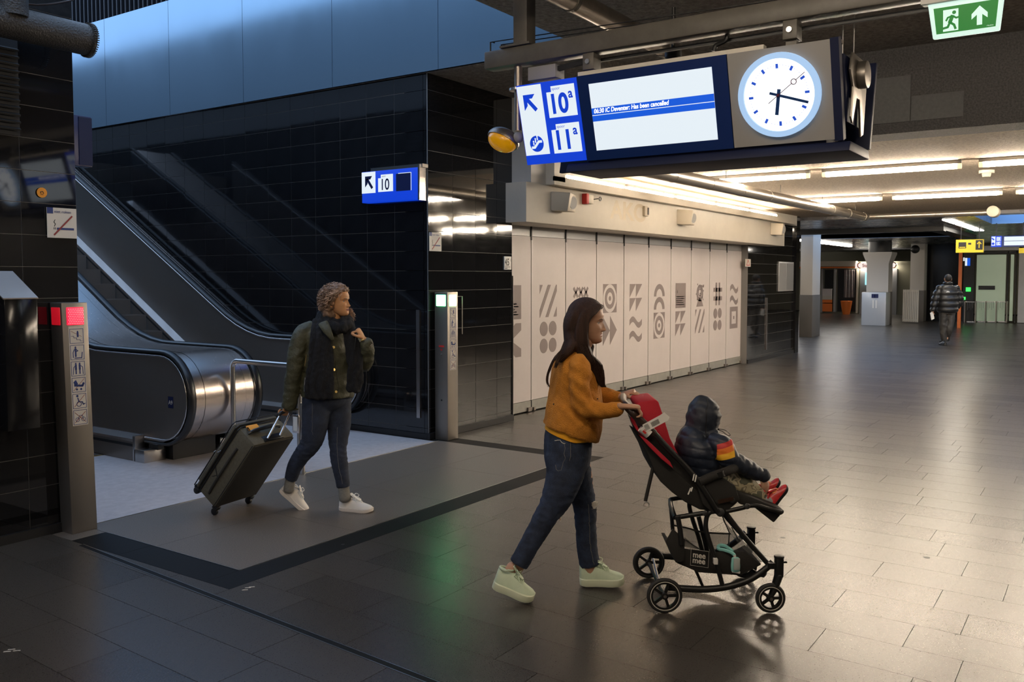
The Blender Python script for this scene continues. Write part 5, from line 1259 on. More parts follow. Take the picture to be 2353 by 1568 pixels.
stitch(jn, [A(1357, 1165, .0), A(1358, 1190, .0), A(1360, 1230, .0), A(1366, 1270, .0), A(1374, 1303, .0)], .0016, 'denim_seam', 'leg_seam', sm=6)
c, n = surf_pt(jn, A(1319, 1019, -.3)); M().ball(c, .004, 8, 6).build('rivet', 'brass', jn)
for q, rad in ((A(1281, 1184, -.12), .015), (A(1373, 1160, .04), .022)):
    c, n = surf_pt(jn, q); t1 = ZZ; m = M(); m.ell(c, n*.004, n.cross(ZZ).normalized()*rad*.8, ZZ*rad, 12, 8); m.build('knee_rip', 'paper' if rad > .02 else 'skin_a', jn)
    m = M(); R0 = random.Random(5)
    for k in range(8): a = c+n*.005+ZZ*R0.uniform(-rad, rad)*.9; b = n.cross(ZZ).normalized()*rad; m.tube([a-b, a+n*.002+ZZ*R0.uniform(-.004, .004), a+b*1.05], .0009, 4)
    m.build('frayed_thread', 'thread', jn)
# shoes
def shoe_px(par, P, xh, yh, xt, yt, o_h, o_t, Wd, *a, **k):
    h = P(xh, yh, o_h); t = P(xt, yt, o_t); f = t-h; return shoe(par, h, f, ZZ, f.length, Wd, *a, **k)
shoe_px(wa, A, 1131, 1348, 1224, 1384, -.115, -.150, .112, 'mint', 'mint_sole', 'mint', sole_h=.040, high=.092, chunky=1.03)
shoe_px(wa, A, 1332, 1343, 1435, 1343, .10, .075, .112, 'mint', 'mint_sole', 'mint', sole_h=.040, high=.092, chunky=1.03)
M().limb([A(1172, 1318, -.112), A(1180, 1304, -.11)], [.038, .036], [.036, .034], DEP).build('sock', 'skin_a', wa)
# hair: a cap and long falls, plus loose strands
C, f, l, w, s = hmA.frame
def HP(x, y, z): return C+(f*x+l*y+w*z)*s
m = M()
m.ell(HP(-.016, 0, .148), f*.100*s, l*.093*s, w*.094*s, 26, 18)
m.limb([HP(.060, -.035, .190), HP(.020, -.080, .150), HP(.000, -.088, .090), HP(.000, -.088, .030), HP(.006, -.084, -.03), A(1362, 822, -.12), A(1372, 850, -.10), A(1380, 872, -.08), A(1385, 884, -.08)],
       [.030, .050, .056, .058, .052, .043, .036, .026, .014], [.020, .022, .026, .028, .028, .026, .022, .018, .010], DEP, 14, 4)
m.limb([HP(.060, .035, .190), HP(.020, .080, .150), HP(-.004, .086, .09), HP(-.01, .084, .02), A(1345, 820, .12), A(1352, 850, .12)],
       [.030, .045, .050, .050, .040, .02], [.020, .022, .026, .028, .026, .014], DEP, 14, 4)
m.limb([HP(-.055, 0, .17), HP(-.085, -.01, .11), HP(-.080, -.02, .04), A(1312, 795, -.05), A(1300, 812, -.10), A(1288, 830, -.13)],
       [.05, .046, .045, .036, .026, .012], [.085, .085, .078, .060, .040, .016], DEP, 16, 4)
# keep the face free: push hair points that sit before the face back
hr = m.build('hair', 'hair_brown', wa, voxel=.006, smit=4)
def hair_lim(z):
    return itp(z, [-.14, -.09, -.05, 0, .05, .11, .14, .165, .192, .21], [.16, .09, .045, .020, .012, .012, .026, .050, .068, .080])
def clear_pts(pts, fr, zmin=-.14, off=Vector((0, 0, 0)), lim=hair_lim, ym=.2):
    C, f, l, w, s = fr
    for i, v in enumerate(pts):
        co = v.co if hasattr(v, 'co') else v; p = (co+off-C)/s; x, y, z = p.dot(f), p.dot(l), p.dot(w)
        if z > zmin and x > lim(z) and abs(y) < ym: 
            q = co-f*((x-lim(z))*s)
            if hasattr(v, 'co'): v.co = q
            else: pts[i] = q
clear_pts(hr.data.vertices, hmA.frame, off=org(hr.parent))
m = M(); R1 = random.Random(11)
def strands(m, base, n, rx, rl, r=.0016, jit=.006):
    for k in range(n):
        a, b = R1.uniform(-1, 1), R1.uniform(-1, 1); P = []
        for i, (p, wx, wl) in enumerate(zip(base, rx, rl)): P.append(p+f*a*wx+DEP*b*wl+Vector((R1.uniform(-jit, jit), R1.uniform(-jit, jit), R1.uniform(-jit, jit)))*(i/len(base)))
        m.tube(P, [r]*(len(P)-1)+[r*.4], 4, sm=3)
strands(m, [HP(.02, -.080, .15), HP(.012, -.092, .08), HP(.010, -.094, .01), A(1360, 815, -.135), A(1372, 850, -.12), A(1384, 885, -.10), A(1390, 888, -.09)], 60, [.045, .05, .05, .045, .035, .014, .006], [.01, .014, .018, .02, .018, .014, .01])
strands(m, [HP(-.08, -.02, .10), HP(-.085, -.03, .03), A(1300, 805, -.10), A(1284, 822, -.15), A(1276, 845, -.17)], 30, [.02, .03, .03, .014, .006], [.05, .05, .04, .02, .008])
strands(m, [HP(-.08, .0, .06), A(1308, 790, -.04), A(1278, 820, -.12), A(1263, 850, -.12), A(1257, 875, -.11), A(1262, 890, -.11)], 14, [.012, .012, .008, .005, .003, .002], [.03, .03, .012, .006, .004, .003])
clear_pts(m.V, hmA.frame); m.build('hair_strands', 'hair_brown', hr, kind='stuff')
m = M(); m.ringz(A(1466, 941, -.10), RT, ZZ, .0085, .0105, .004, 16); m.build('ring', 'steel_bar', wa)
# ================================================================== STROLLER
S = Pix(4.73); NR, FR = -.26, .26     # near and far side frames
st_ = thing('stroller', S(1640, 1385).xy.to_3d(), 'black four-wheeled stroller with a folded red canopy and mesh basket', 'stroller')
def SN(x, y, o=0.): return S(x, y, NR+o)
def mir(p, t=0.): return Vector(p)+DEP*(FR-NR-t)       # same point on the far frame
def wheel(c, r, n, rimcol=True, name='wheel'):
    n = Vector(n).normalized(); u = ZZ; v = n.cross(u).normalized()
    hub = M(); hub.cyl(c-n*.016, c+n*.016, .018, 20); w = hub.build(name, 'pram_black', st_, bevel=.002)
    ty = M(); R = []
    for k in range(44):
        a = 2*pi*k/44; d = u*cos(a)+v*sin(a); R.append([c+d*(r-.0105+.0105*cos(b))+n*.0125*sin(b) for b in (2*pi*j/10 for j in range(10))])
    ty.loft(R, False, 0, True); ty.build('tyre', 'tyre', w, smooth=60)
    M().ringz(c-n*.010, u, v, r-.030, r-.017, .020, 44).build('rim', 'pram_black', w)
    if rimcol: M().ringz(c-n*.0135, u, v, r-.0195, r-.0165, .0015, 44).build('rim_stripe', 'rim_white', w)
    for k in range(5):
        a = 2*pi*k/5+.3; d = u*cos(a)+v*sin(a); M().bar(c+d*.012, c+d*(r-.024), .014, .012, up=n).build('spoke', 'pram_black', w)
    M().cyl(c-n*.020, c-n*.016, .008, 12).build('axle_cap', 'steel_bar', w)
    return w
rn = SN(1527, 1371); rn.z = .0905; fn = SN(1770, 1375, 0); fn.z = .078
wheel(rn, .0905, DEP); wheel(mir(rn), .0905, DEP, False); wheel(fn, .077, DEP); wheel(mir(fn), .077, (DEP+RT*.5), False)
def tb(pts, r, name='frame_tube', mt='pram_black', sm=4, both=False, n=10, t=0.):
    M().tube(pts, r, n, sm=sm).build(name, mt, st_, smooth=50)
    if both: M().tube([mir(p, t) for p in pts], r, n, sm=sm).build(name, mt, st_, smooth=50)
tb([rn+DEP*.03, rn+DEP*.49], .012, 'rear_axle')
tb([SN(1533, 1350, .02), SN(1570, 1353, .02), SN(1620, 1355, .02), SN(1672, 1349, .02), SN(1722, 1333, .02), SN(1758, 1309, .02), SN(1776, 1292, .02)], [.017, .018, .018, .017, .016, .016, .017], 'lower_rail', both=True)
tb([SN(1636, 1174, .02), SN(1625, 1186, .02), SN(1622, 1212, .02), SN(1630, 1245, .02), SN(1645, 1290, .02), SN(1660, 1346, .02)], .0125, 'curved_leg', both=True, t=.10)
tb([SN(1662, 1172, .03), SN(1690, 1210, .03), SN(1730, 1257, .03), SN(1770, 1302, .03)], .0135, 'front_leg', both=True, sm=2, t=.06)
tb([SN(1552, 1190, .06), SN(1590, 1184, .05), SN(1640, 1176, .03)], .0125, 'upper_rail', sm=2)
tb([SN(1541, 1148, .36), SN(1560, 1145, .36), SN(1582, 1143, .36)], .012, 'upper_rail', sm=2)
tb([SN(1552, 1190, .06), SN(1547, 1180, .12), SN(1541, 1160, .30), SN(1541, 1149, .36)], .013, 'rear_cross_tube')
tb([SN(1557, 1187, .015), SN(1563, 1218, .015), SN(1566, 1252, .015)], .0135, 'rear_leg', sm=2)
tb([SN(1541, 1150, .36), SN(1543, 1180, .36), SN(1546, 1218, .36)], .011, 'rear_leg')
tb([SN(1501, 1285, .40), SN(1512, 1328, .24), SN(1520, 1355, .1)], .006, 'brake_bar', 'steel_dark')
tb([SN(1598, 1310, .2), SN(1616, 1350, .2)], .008, 'cross_strut'); tb([SN(1605, 1187, .35), SN(1620, 1245, .35), SN(1632, 1300, .35)], .013, 'far_strut', sm=2)
tb([mir(SN(1725, 1335)), SN(1745, 1322, .2), SN(1760, 1309, .03)], .009, 'front_cross')
for base in (SN(1790, 1295, .0), mir(SN(1790, 1295, .0))):
    M().obox(base+ZZ*-.02, RT*.020, DEP*.022, ZZ*.050).build('fork_block', 'pram_black', st_, bevel=.008)
    M().cyl(base+ZZ*.028, base+ZZ*.040, .026, 18).build('fork_cap', 'pram_black', st_, bevel=.003)
    M().tube([base+RT*.02+ZZ*.005, base+RT*.040+ZZ*.005], .005, 6).build('lever', 'pram_black', st_)
    M().limb([base+ZZ*-.06, base+ZZ*-.10-RT*.012, base-ZZ*.145-RT*.028, Vector((0, 0, 0))+base-RT*.044-ZZ*(base.z-.078)], [.022, .020, .017, .010], [.026, .024, .020, .018], DEP, 12, 3).build('fork', 'pram_black', st_)
    M().bar(base-RT*.055-ZZ*.012, base-RT*.015-ZZ*.012, .03, .022, up=DEP).build('fork_bracket', 'pram_black', st_)
# push bar: U shaped, runs from the seat hinge up to the handle and back on the far side
pbp = [SN(1650, 1178, .0), SN(1612, 1118), SN(1575, 1072), SN(1530, 1026), SN(1500, 993), SN(1470, 965), SN(1453, 949)]
Ptop = [pbp[-1], SN(1440, 935, .02), SN(1434, 928, .08), SN(1432, 922, .18), SN(1432, 914, .30), SN(1434, 911, .42), SN(1440, 912, .49), mir(SN(1453, 949))]
far_ = [mir(p) for p in reversed(pbp)]
M().tube(pbp, .0155, 10, sm=3).build('push_bar', 'pram_black', st_, smooth=50); M().tube(far_, .0155, 10, sm=3).build('push_bar', 'pram_black', st_, smooth=50)
gp_ = [SN(1503, 997), SN(1480, 974), SN(1462, 957)]+Ptop+[mir(SN(1462, 957)), mir(SN(1480, 974))]
M().tube(gp_, .0195, 12, sm=3).build('grip', 'leather', st_, smooth=60)
# seat: fabric tub between the two bars
def slab_px(poly, o0, o1, name, mt, bev=.008, par=st_, **k):
    m = M(); m.prism([S(x, y, o0) for x, y in poly], DEP*(o1-o0)); return m.build(name, mt, par, bevel=bev, **k)
slab_px([(1466, 1003), (1478, 1010), (1520, 1050), (1566, 1092), (1606, 1130), (1650, 1178), (1608, 1172), (1575, 1155), (1545, 1133), (1518, 1108), (1502, 1080), (1490, 1048)], NR+.03, FR-.12, 'seat_shell', 'pram_fabric', .012)
slab_px([(1600, 1112), (1650, 1090), (1690, 1118), (1700, 1150), (1690, 1160), (1665, 1180), (1640, 1182), (1615, 1160)], NR+.005, NR+.03, 'side_panel', 'pram_fabric', .006)
slab_px([(1600, 1112), (1650, 1090), (1690, 1118), (1700, 1150), (1690, 1160), (1665, 1180), (1640, 1182), (1615, 1160)], FR-.03, FR-.005, 'side_panel', 'pram_fabric', .006)
slab_px([(1612, 1140), (1690, 1130), (1700, 1142), (1690, 1160), (1640, 1175)], NR+.03, FR-.03, 'seat_cushion', 'pram_fabric', .014)
slab_px([(1689, 1136), (1700, 1134), (1740, 1148), (1803, 1174), (1801, 1183), (1782, 1182), (1735, 1166), (1700, 1160)], NR+.04, FR-.04, 'leg_rest', 'pram_fabric', .008)
slab_px([(1735, 1168), (1797, 1180), (1780, 1200), (1777, 1201)], NR+.05, FR-.05, 'leg_flap', 'pram_fabric', .004)
M().tube([SN(1792, 1178, .03), SN(1792, 1178, .48)], .013, 12).build('leg_rest_bar', 'pram_black', st_)
tb([SN(1668, 1176, .01), SN(1700, 1169, .01), SN(1732, 1162, .01), SN(1765, 1170, .02), SN(1796, 1178, .03)], .012, 'leg_rest_tube', both=True)
for x, y, r in ((1655, 1178, .022), (1717, 1164, .015), (1620, 1180, .014), (1682, 1150, .015), (1608, 1106, .020)): M().cyl(SN(x, y, -.012), SN(x, y, .02), r, 18).build('joint', 'pram_black', st_, bevel=.003)
M().bar(SN(1650, 1154, -.012), SN(1686, 1146, -.012), .004, .02, up=ZZ).build('hinge_plate', 'leather', st_)
slab_px([(1462, 975), (1480, 985), (1500, 1003), (1560, 1066), (1614, 1118), (1600, 1128), (1540, 1078), (1478, 1015)], NR+.03, FR-.14, 'seat_back_pad', 'pram_fabric', .004)
# red canopy folded on the seat back
slab_px([(1462, 930), (1466, 925), (1506, 919), (1513, 923), (1524, 955), (1540, 1008), (1566, 1058), (1565, 1070), (1558, 1068), (1530, 1042), (1500, 1008)], NR+.10, FR-.14, 'red_canopy', 'red_fabric', .012)
slab_px([(1468, 1000), (1486, 1010), (1540, 1062), (1548, 1078), (1520, 1056), (1490, 1026)], NR-.004, NR+.02, 'red_lining', 'red_fabric', .004)
slab_px([(1450, 955), (1456, 962), (1470, 990), (1484, 1006), (1478, 1006), (1462, 988), (1450, 968)], NR+.02, NR+.04, 'red_lining', 'red_fabric', .004)
# bumper bar
bp_ = [SN(1608, 1108, .0), SN(1640, 1094, .0), SN(1672, 1083, .02), SN(1690, 1074, .08), SN(1696, 1064, .2)]
M().tube(bp_+[mir(p) for p in []]+[SN(1694, 1056, .34), SN(1680, 1052, .46), SN(1645, 1060, .52), SN(1612, 1072, .53)], .023, 14, sm=3).build('bumper_bar', 'pram_fabric', st_, smooth=60)
M().tube([SN(1652, 1084, -.0), SN(1656, 1096, -.0)], .0245, 14).build('bumper_ring', 'pram_black', st_)
# reflective straps
for x0, y0, x1, y1 in ((1595, 1090, 1592, 1105), (1600, 1092, 1597, 1108), (1587, 1122, 1581, 1137), (1591, 1120, 1588, 1130)): M().bar(SN(x0, y0, -.018), SN(x1, y1, -.018), .006, .002, up=DEP).build('reflective_strip', 'paper', st_)
# hanging strap and its ring
M().tube([SN(1501, 1072, .05), SN(1496, 1095, .05), SN(1489, 1125, .05), SN(1483, 1152, .05)], .010, 6, sm=3, ref=DEP, flat=.9).build('strap', 'pram_fabric', st_)
q = SN(1485, 1160, .05); M().tube([q+RT*.014*cos(a)+ZZ*.011*sin(a) for a in (2*pi*k/12 for k in range(12))], .002, 6, closed=True).build('strap_ring', 'steel', st_)
# basket: solid lower tub and see-through upper sides
bk = [(1552, 1218), (1530, 1245), (1553, 1294), (1606, 1314), (1702, 1322), (1752, 1296), (1700, 1264), (1640, 1262), (1575, 1258), (1566, 1240)]
slab_px([(1553, 1258), (1556, 1294), (1606, 1314), (1702, 1320), (1748, 1297), (1712, 1268), (1640, 1270), (1600, 1266)], NR+.04, NR+.05, 'basket_side', 'pram_fabric', .002)
slab_px([(1553, 1258), (1556, 1294), (1606, 1314), (1702, 1320), (1748, 1297), (1712, 1268), (1640, 1270), (1600, 1266)], NR+.34, NR+.35, 'basket_side', 'pram_fabric', .002)
slab_px([(1556, 1290), (1606, 1311), (1702, 1318), (1748, 1295), (1748, 1299), (1702, 1323), (1606, 1316), (1556, 1295)], NR+.04, NR+.35, 'basket_floor', 'pram_fabric', .001)
slab_px([(1546, 1216), (1530, 1245), (1553, 1294), (1572, 1290), (1574, 1240)], NR+.02, NR+.03, 'basket_corner', 'pram_fabric', .002)
slab_px([(1532, 1247), (1553, 1294), (1558, 1290), (1540, 1247)], NR+.03, NR+.20, 'basket_back', 'pram_fabric', .001)
D('mesh_net', (.03, .028, .025), .8, alpha=.45)
slab_px([(1570, 1212), (1612, 1222), (1680, 1227), (1712, 1268), (1640, 1270), (1572, 1256)], NR+.34, NR+.345, 'net_side', 'mesh_net', 0)
slab_px([(1574, 1236), (1604, 1262), (1600, 1268), (1572, 1258)], NR+.04, NR+.045, 'net_side', 'mesh_net', 0)
slab_px([(1690, 1228), (1704, 1245), (1752, 1292), (1745, 1292), (1708, 1262)], NR+.05, NR+.34, 'net_front', 'mesh_net', 0)
for o in (.045, .34): M().tube([SN(1548, 1208, o), SN(1575, 1213, o), SN(1612, 1223, o), SN(1645, 1226, o), SN(1679, 1227, o)], .0045, 6, sm=3).build('basket_rim', 'pram_black', st_)
for p, q in (((1657, 1180), (1676, 1225)), ((1676, 1227), (1674, 1255)), ((1576, 1242), (1608, 1263)), ((1681, 1212), (1697, 1240))): M().tube([SN(*p, .05), SN(*q, .05)], .003, 6).build('cord', 'pram_black', st_)
# logo patch
o_ = SN(1586, 1299, .036); ux = (SN(1627, 1305, .036)-o_); vx = (SN(1588, 1262, .036)-o_); nn_ = (RT.cross(ZZ)); nn_ = -DEP*.002
ik = Ink(o_, ux.normalized(), vx.normalized()); ik.n = nn_; W1, H1 = ux.length, vx.length; ik.rect(0, 0, W1, H1); lp = ik.build('logo_patch', 'pram_black', st_)
ik = Ink(o_-DEP*.002, ux.normalized(), vx.normalized()); ik.n = nn_*.5
for a in (((.0, .0), (W1, 0)), ((W1, 0), (W1, H1)), ((W1, H1), (0, H1)), ((0, H1), (0, 0))): ik.line(a, .001)
ik.text('mee', W1*.10, H1*.52, .042, bold=.0009, sx=.92).text('mee', W1*.10, H1*.18, .042, bold=.0009, sx=.92); ik.build('lettering', 'offwhite', lp)
M().obox(SN(1644, 1290, .0), RT*.010, DEP*.013, ZZ*.014).build('leg_sticker', 'paper', st_, bevel=.001)
# luggage tag wrapped round the push bar
M().tube([SN(1474, 982, -.002), SN(1492, 998, -.002)], .026, 16).build('tag_wrap', 'paper', st_)
o_ = SN(1484, 994, -.03); ux = SN(1536, 968, -.02)-o_; vx = (ZZ*.95-RT*.30); vx = (vx-ux.normalized()*vx.dot(ux.normalized())).normalized(); Lu = ux.length
tg = thing('luggage_tag', SN(1510, 980, -.03), 'white paper luggage tag with barcode tied to the stroller push bar', 'tag')
ik = Ink(o_, ux.normalized(), vx); ik.n = -DEP*.0015; ik.poly([(0, 0), (Lu, .004), (Lu+.014, .018), (Lu+.006, .034), (Lu, .050), (Lu*.8, .046), (0, .042)]); ik.build('paper', 'paper', tg)
ik = Ink(o_-DEP*.0016, ux.normalized(), vx); ik.n = -DEP*.0008; rb = random.Random(2); x = .042
while x < .085: wb_ = rb.choice((.0010, .0018)); ik.rect(x, .010, x+wb_, .034); x += wb_+rb.choice((.001, .0016))
for k in range(6): ik.rect(.006+.004*k, .008, .0075+.004*k, .036)
ik.build('barcode', 'black', tg)
ik = Ink(SN(1480, 993, -.032), RT*.75-ZZ*.66, RT*.66+ZZ*.75); ik.n = -DEP*.001; ik.rect(-.008, -.005, .012, .006).rect(-.008, .009, .004, .012).build('red_print', 'stripe_red', tg)
# teal strap and bottle in the basket
bt = thing('hand_gel_bottle', SN(1690, 1300, .02), 'small teal and grey bottle clipped to the stroller basket', 'bottle')
M().limb([SN(1690, 1312, .02), SN(1690, 1300, .02), SN(1690, 1284, .02)], [.022, .024, .020], [.012, .014, .012], DEP, 14, 3).build('body', 'teal', bt)
M().obox(SN(1693, 1297, .004), RT*.016, DEP*.004, ZZ*.030).build('label_panel', 'teal_grey', bt, bevel=.003)
M().tube([SN(1689, 1284, .02), SN(1688, 1276, .02)], .007, 10).build('loop', 'paper', bt); M().bar(SN(1682, 1313, .02), SN(1700, 1316, .02), .012, .010).build('cap', 'paper', bt)
m = M(); m.tube([SN(1688, 1277, .03), SN(1680, 1270, .03), SN(1662, 1264, .04), SN(1651, 1262, .06), SN(1653, 1254, .08), SN(1668, 1256, .07), SN(1684, 1268, .04)], .009, 6, sm=4, ref=ZZ, flat=1.0); m.build('strap', 'teal', bt)
# ================================================================== CHILD
K = Pix(4.72)
ch = thing('child', K(1650, 1150), 'child in a navy hooded puffer jacket with camouflage trousers, leaning from the stroller', 'person')
m = M(); m.ell(K(1620, 955, .02), RT*.075, DEP*.075, ZZ*.09, 20, 14)
m.limb([K(1630, 1118, 0), K(1618, 1075, 0), K(1606, 1030, 0), K(1612, 1000, .01), K(1618, 975, .01)], [.085, .085, .085, .05, .045], [.09, .10, .11, .05, .045], DEP, 16, 3)
m.limb([K(1655, 1024, -.12), K(1672, 1050, -.15), K(1710, 1072, -.13), K(1752, 1098, -.10)], [.034, .030, .026, .020], [.034, .03, .026, .020], DEP, 12, 3)
hand_parts(m, K(1750, 1097, -.10), RT*.55-ZZ*.83, -RT*.5-ZZ*.3+DEP*.6, 1, .108, .35, .3)
m.limb([K(1640, 1122, -.06), K(1690, 1118, -.07), K(1750, 1142, -.07)], [.05, .045, .03], [.05, .045, .03], DEP, 12, 3)
m.limb([K(1640, 1120, .06), K(1695, 1112, .07), K(1738, 1130, .07)], [.05, .045, .03], [.05, .045, .03], DEP, 12, 3)
hmC = head_mesh(K(1624, 986, .02)+(-ZZ*.0), RT*.80+DEP*.6, ZZ, .17)
m.build('body', ['skin_c', 'lips_a'], ch, voxel=.005, smit=2, extra=[(hmC, None)])
m = M()
m.limb([K(1628, 1112, 0), K(1620, 1085, 0), K(1612, 1052, 0), K(1603, 1022, 0), K(1603, 1003, .0), K(1612, 992, 0)], [.094, .108, .122, .124, .095, .055], [.12, .135, .15, .155, .11, .06], DEP, 26, 4)
m.limb([K(1640, 1016, -.10), K(1660, 1026, -.14), K(1673, 1052, -.155), K(1700, 1067, -.145), K(1725, 1081, -.12), K(1747, 1092, -.105)], [.050, .058, .056, .047, .045, .034], [.05, .056, .054, .047, .043, .034], DEP, 18, 4)
m.limb([K(1640, 1022, .12), K(1672, 1048, .15), K(1688, 1085, .12), K(1690, 1105, .05)], [.05, .052, .045, .04], [.05, .05, .045, .038], DEP, 16, 4)
ax0 = K(1640, 1016, -.10)
def puff(co):
    q = (co-K(1600, 1000)).dot(ZZ+RT*.10); a = (co-K(1668, 1050, -.15)); arm = a.dot(RT)
    if arm > .02: q2 = a.dot((RT*.85-ZZ*.5)); return .0028*abs(sin(q2*70))-.001+noise.noise(co*38)*.004
    return .0050*(abs(sin(q*62))**.6)-.003+noise.noise(co*30)*.004
cj = m.build('jacket', ['navy_puffer', 'stripe_red', 'stripe_orange', 'stripe_yellow'], ch, voxel=.006, smit=3, disp=puff)
s_o = K(1652, 1030, -.14); s_n = (ZZ*.95-RT*.30).normalized(); s_off = org(cj)
bm = bmesh.new(); bm.from_mesh(cj.data)
def s_in(c): 
    a = c+s_off-s_o
    return a.dot(DEP) < .075 and -.03 < a.dot(RT) < .078
cuts = [(s_n, q) for q in (-.052, -.022, .006, .030)]
for nn_, q in cuts+[(RT, -.020), (RT, .068)]:
    fs = [f_ for f_ in bm.faces if s_in(f_.calc_center_median()) and abs((f_.calc_center_median()+s_off-s_o).dot(s_n)+.01) < .07]
    es = {e for f_ in fs for e in f_.edges}; vs = {v for f_ in fs for v in f_.verts}
    bmesh.ops.bisect_plane(bm, geom=fs+list(es)+list(vs), plane_co=s_o+nn_*q-s_off, plane_no=nn_)
for f_ in bm.faces:
    a = f_.calc_center_median()+s_off-s_o; q = a.dot(s_n)
    if a.dot(DEP) < .075 and -.020 < a.dot(RT) < .068:
        f_.material_index = 3 if -.052 < q <= -.022 else 2 if -.022 < q <= .006 else 1 if .006 < q <= .030 else 0
bm.to_mesh(cj.data); bm.free()
# hood with its opening turned away to the right
m = M(); hc_ = K(1616, 958, .02)
m.ell(hc_, RT*.090+ZZ*.004, DEP*.098, ZZ*.108, 26, 18); m.ell(hc_-RT*.012+ZZ*.03, RT*.066, DEP*.075, ZZ*.086, 22, 14); m.ell(hc_-RT*.018-ZZ*.055, RT*.082, DEP*.09, ZZ*.06, 22, 14)
m.limb([K(1602, 992, .01), K(1618, 1000, .0), K(1640, 994, -.0)], [.035, .036, .03], [.08, .085, .07], DEP, 16, 3)
hd = m.build('hood', 'navy_hood', cj, voxel=.006, smit=5, disp=lambda co: .0035*abs(sin((co-hc_).dot(ZZ*.8+RT*.25)*55))-.001+noise.noise(co*28)*.005+(.005*max(0, sin((co-hc_).dot(ZZ)*150)) if (co-hc_).dot(RT) > .05 else 0))
P = [hc_+RT*(.012-.02*abs(cos(a)))+DEP*.101*cos(a)*-1+ZZ*.112*sin(a) for a in (radians(t) for t in range(-60, 100, 12))]
m = M(); Q = []
for p in P: c, n = surf_pt(hd, p-DEP*.05); Q.append(c+n*.001)
m.tube(Q, .0022, 6, sm=2); m.build('hood_seam', 'black', hd)
m = M(); m.tube([K(1650, 988, -.05), K(1660, 992, -.06), K(1672, 1001, -.06), K(1678, 1000, -.06), K(1668, 990, -.05), K(1652, 986, -.05)], .0020, 6, sm=4); m.build('drawcord', 'black', hd); M().ball(K(1651, 987, -.05), .006).build('cord_stop', 'black', hd)
m = M(); m.limb([K(1752, 1089, -.105), K(1757, 1098, -.103)], [.036, .033], [.036, .032], DEP, 14, 2); m.build('cuff', 'navy_hood', cj)
m = M()
m.limb([K(1636, 1124, -.06), K(1668, 1112, -.075), K(1700, 1112, -.08), K(1728, 1128, -.075), K(1752, 1146, -.07)], [.062, .066, .062, .046, .032], [.065, .066, .06, .046, .034], DEP, 18, 4)
m.limb([K(1636, 1120, .06), K(1672, 1108, .075), K(1702, 1106, .08), K(1725, 1120, .075), K(1742, 1132, .07)], [.06, .062, .058, .042, .030], [.06, .06, .058, .042, .032], DEP, 18, 4)
m.build('trousers', 'camo', ch, voxel=.007, smit=3, disp=fold(.006, 24, 5))
for (hx, hy, tx, ty, o) in ((1778, 1166, 1806, 1128, -.08), (1762, 1150, 1782, 1122, .07)):
    h = K(hx, hy, o); t = K(tx, ty, o); f_ = t-h; up_ = (-RT*.55+ZZ*.5)
    s_ = shoe(ch, h, f_, -RT*.8+ZZ*.25, .135, .066, 'shoe_red', 'black', 'shoe_orange', sole_h=.014, high=.052, bow=False)
    M().limb([h+f_*.3-RT*.03+ZZ*.006, K(1752, 1146, o) if o < 0 else K(1742, 1132, o)], [.022, .024], [.022, .024], DEP).build('sock', 'grey', ch)
# ================================================================== SUITCASE
B0 = atz(491, 1171, .055); B1 = atz(588, 1140, .055); wv = (B1-B0); WL = wv.length; wn = wv.normalized()
# upward axis and thickness axis lie in the plane across wn
def onplane(x, y, p0, nrm): r = ray(x, y); t = (p0-E0).dot(nrm)/r.dot(nrm); return E0+r*t
Tt = onplane(586, 1024, B0, wn); un = (Tt-B0); UL = un.length; un.normalize(); tn = wn.cross(un).normalized()
if tn.dot(RT) > 0: tn = -tn
BL = onplane(447, 1108, B0, wn); TL = abs((BL-B0).dot(tn)); TL = min(max(TL, .22), .30)
sc0 = B0.xy.to_3d()
sc_t = thing('suitcase', B0.xy.to_3d(), 'olive grey soft wheeled suitcase with orange tag pulled by the curly-haired woman', 'suitcase')
def CP(a, b, c): return B0+wn*(a*WL)+un*(b*UL)+tn*(c*TL)      # a width, b up, c thickness towards the front
def cbox(a0, a1, b0, b1, c0, c1, name, mt, bev=.01, par=sc_t):
    c = CP((a0+a1)/2, (b0+b1)/2, (c0+c1)/2); return M().obox(c, wn*WL*(a1-a0)/2, un*UL*(b1-b0)/2, tn*TL*(c1-c0)/2).build(name, mt, par, bevel=bev)
cbox(0, 1, 0, 1, 0, .78, 'body', 'suitcase', .03); cbox(.01, .99, .012, .988, .80, .93, 'front_section', 'suitcase', .03); cbox(.06, .94, .06, .60, .90, 1.03, 'front_pocket', 'suitcase', .025); cbox(.06, .94, .62, .93, .90, 1.0, 'front_pocket', 'suitcase', .025)
cbox(.03, .97, .03, .97, -.012, .02, 'back_panel', 'suitcase_dark', .012)
for c in (.785, .94, .70):
    R_ = [CP(a, b, c) for a, b in ((.03, -.004), (.97, -.004), (1.012, .03), (1.012, .97), (.97, 1.004), (.03, 1.004), (-.012, .97), (-.012, .03))]; M().tube(R_, .0045, 6, closed=True).build('zip_line', 'black', sc_t)
M().tube([CP(-.006, .10, .40), CP(-.03, .22, .40), CP(-.035, .5, .40), CP(-.03, .70, .40), CP(-.006, .80, .40)], .009, 8, sm=3).build('side_handle', 'suitcase_dark', sc_t)
for p in ([(.01, .28, .62), (.0, .35, .5), (.0, .35, .45)], [(.0, .03, .05), (.0, .97, .05)], [(.0, .04, .72), (.0, .96, .72)], [(.0, .33, .44), (.0, .42, .70)]): M().tube([CP(a-.008, b, c) for a, b, c in p], .0028, 6).build('piping', 'black', sc_t)
M().tube([CP(.05, 1.01, .42), CP(.15, 1.045, .42), CP(.5, 1.06, .42), CP(.72, 1.045, .42), CP(.80, 1.01, .42)], [.009, .013, .015, .013, .009], 8, sm=3).build('top_handle', 'rubber', sc_t)
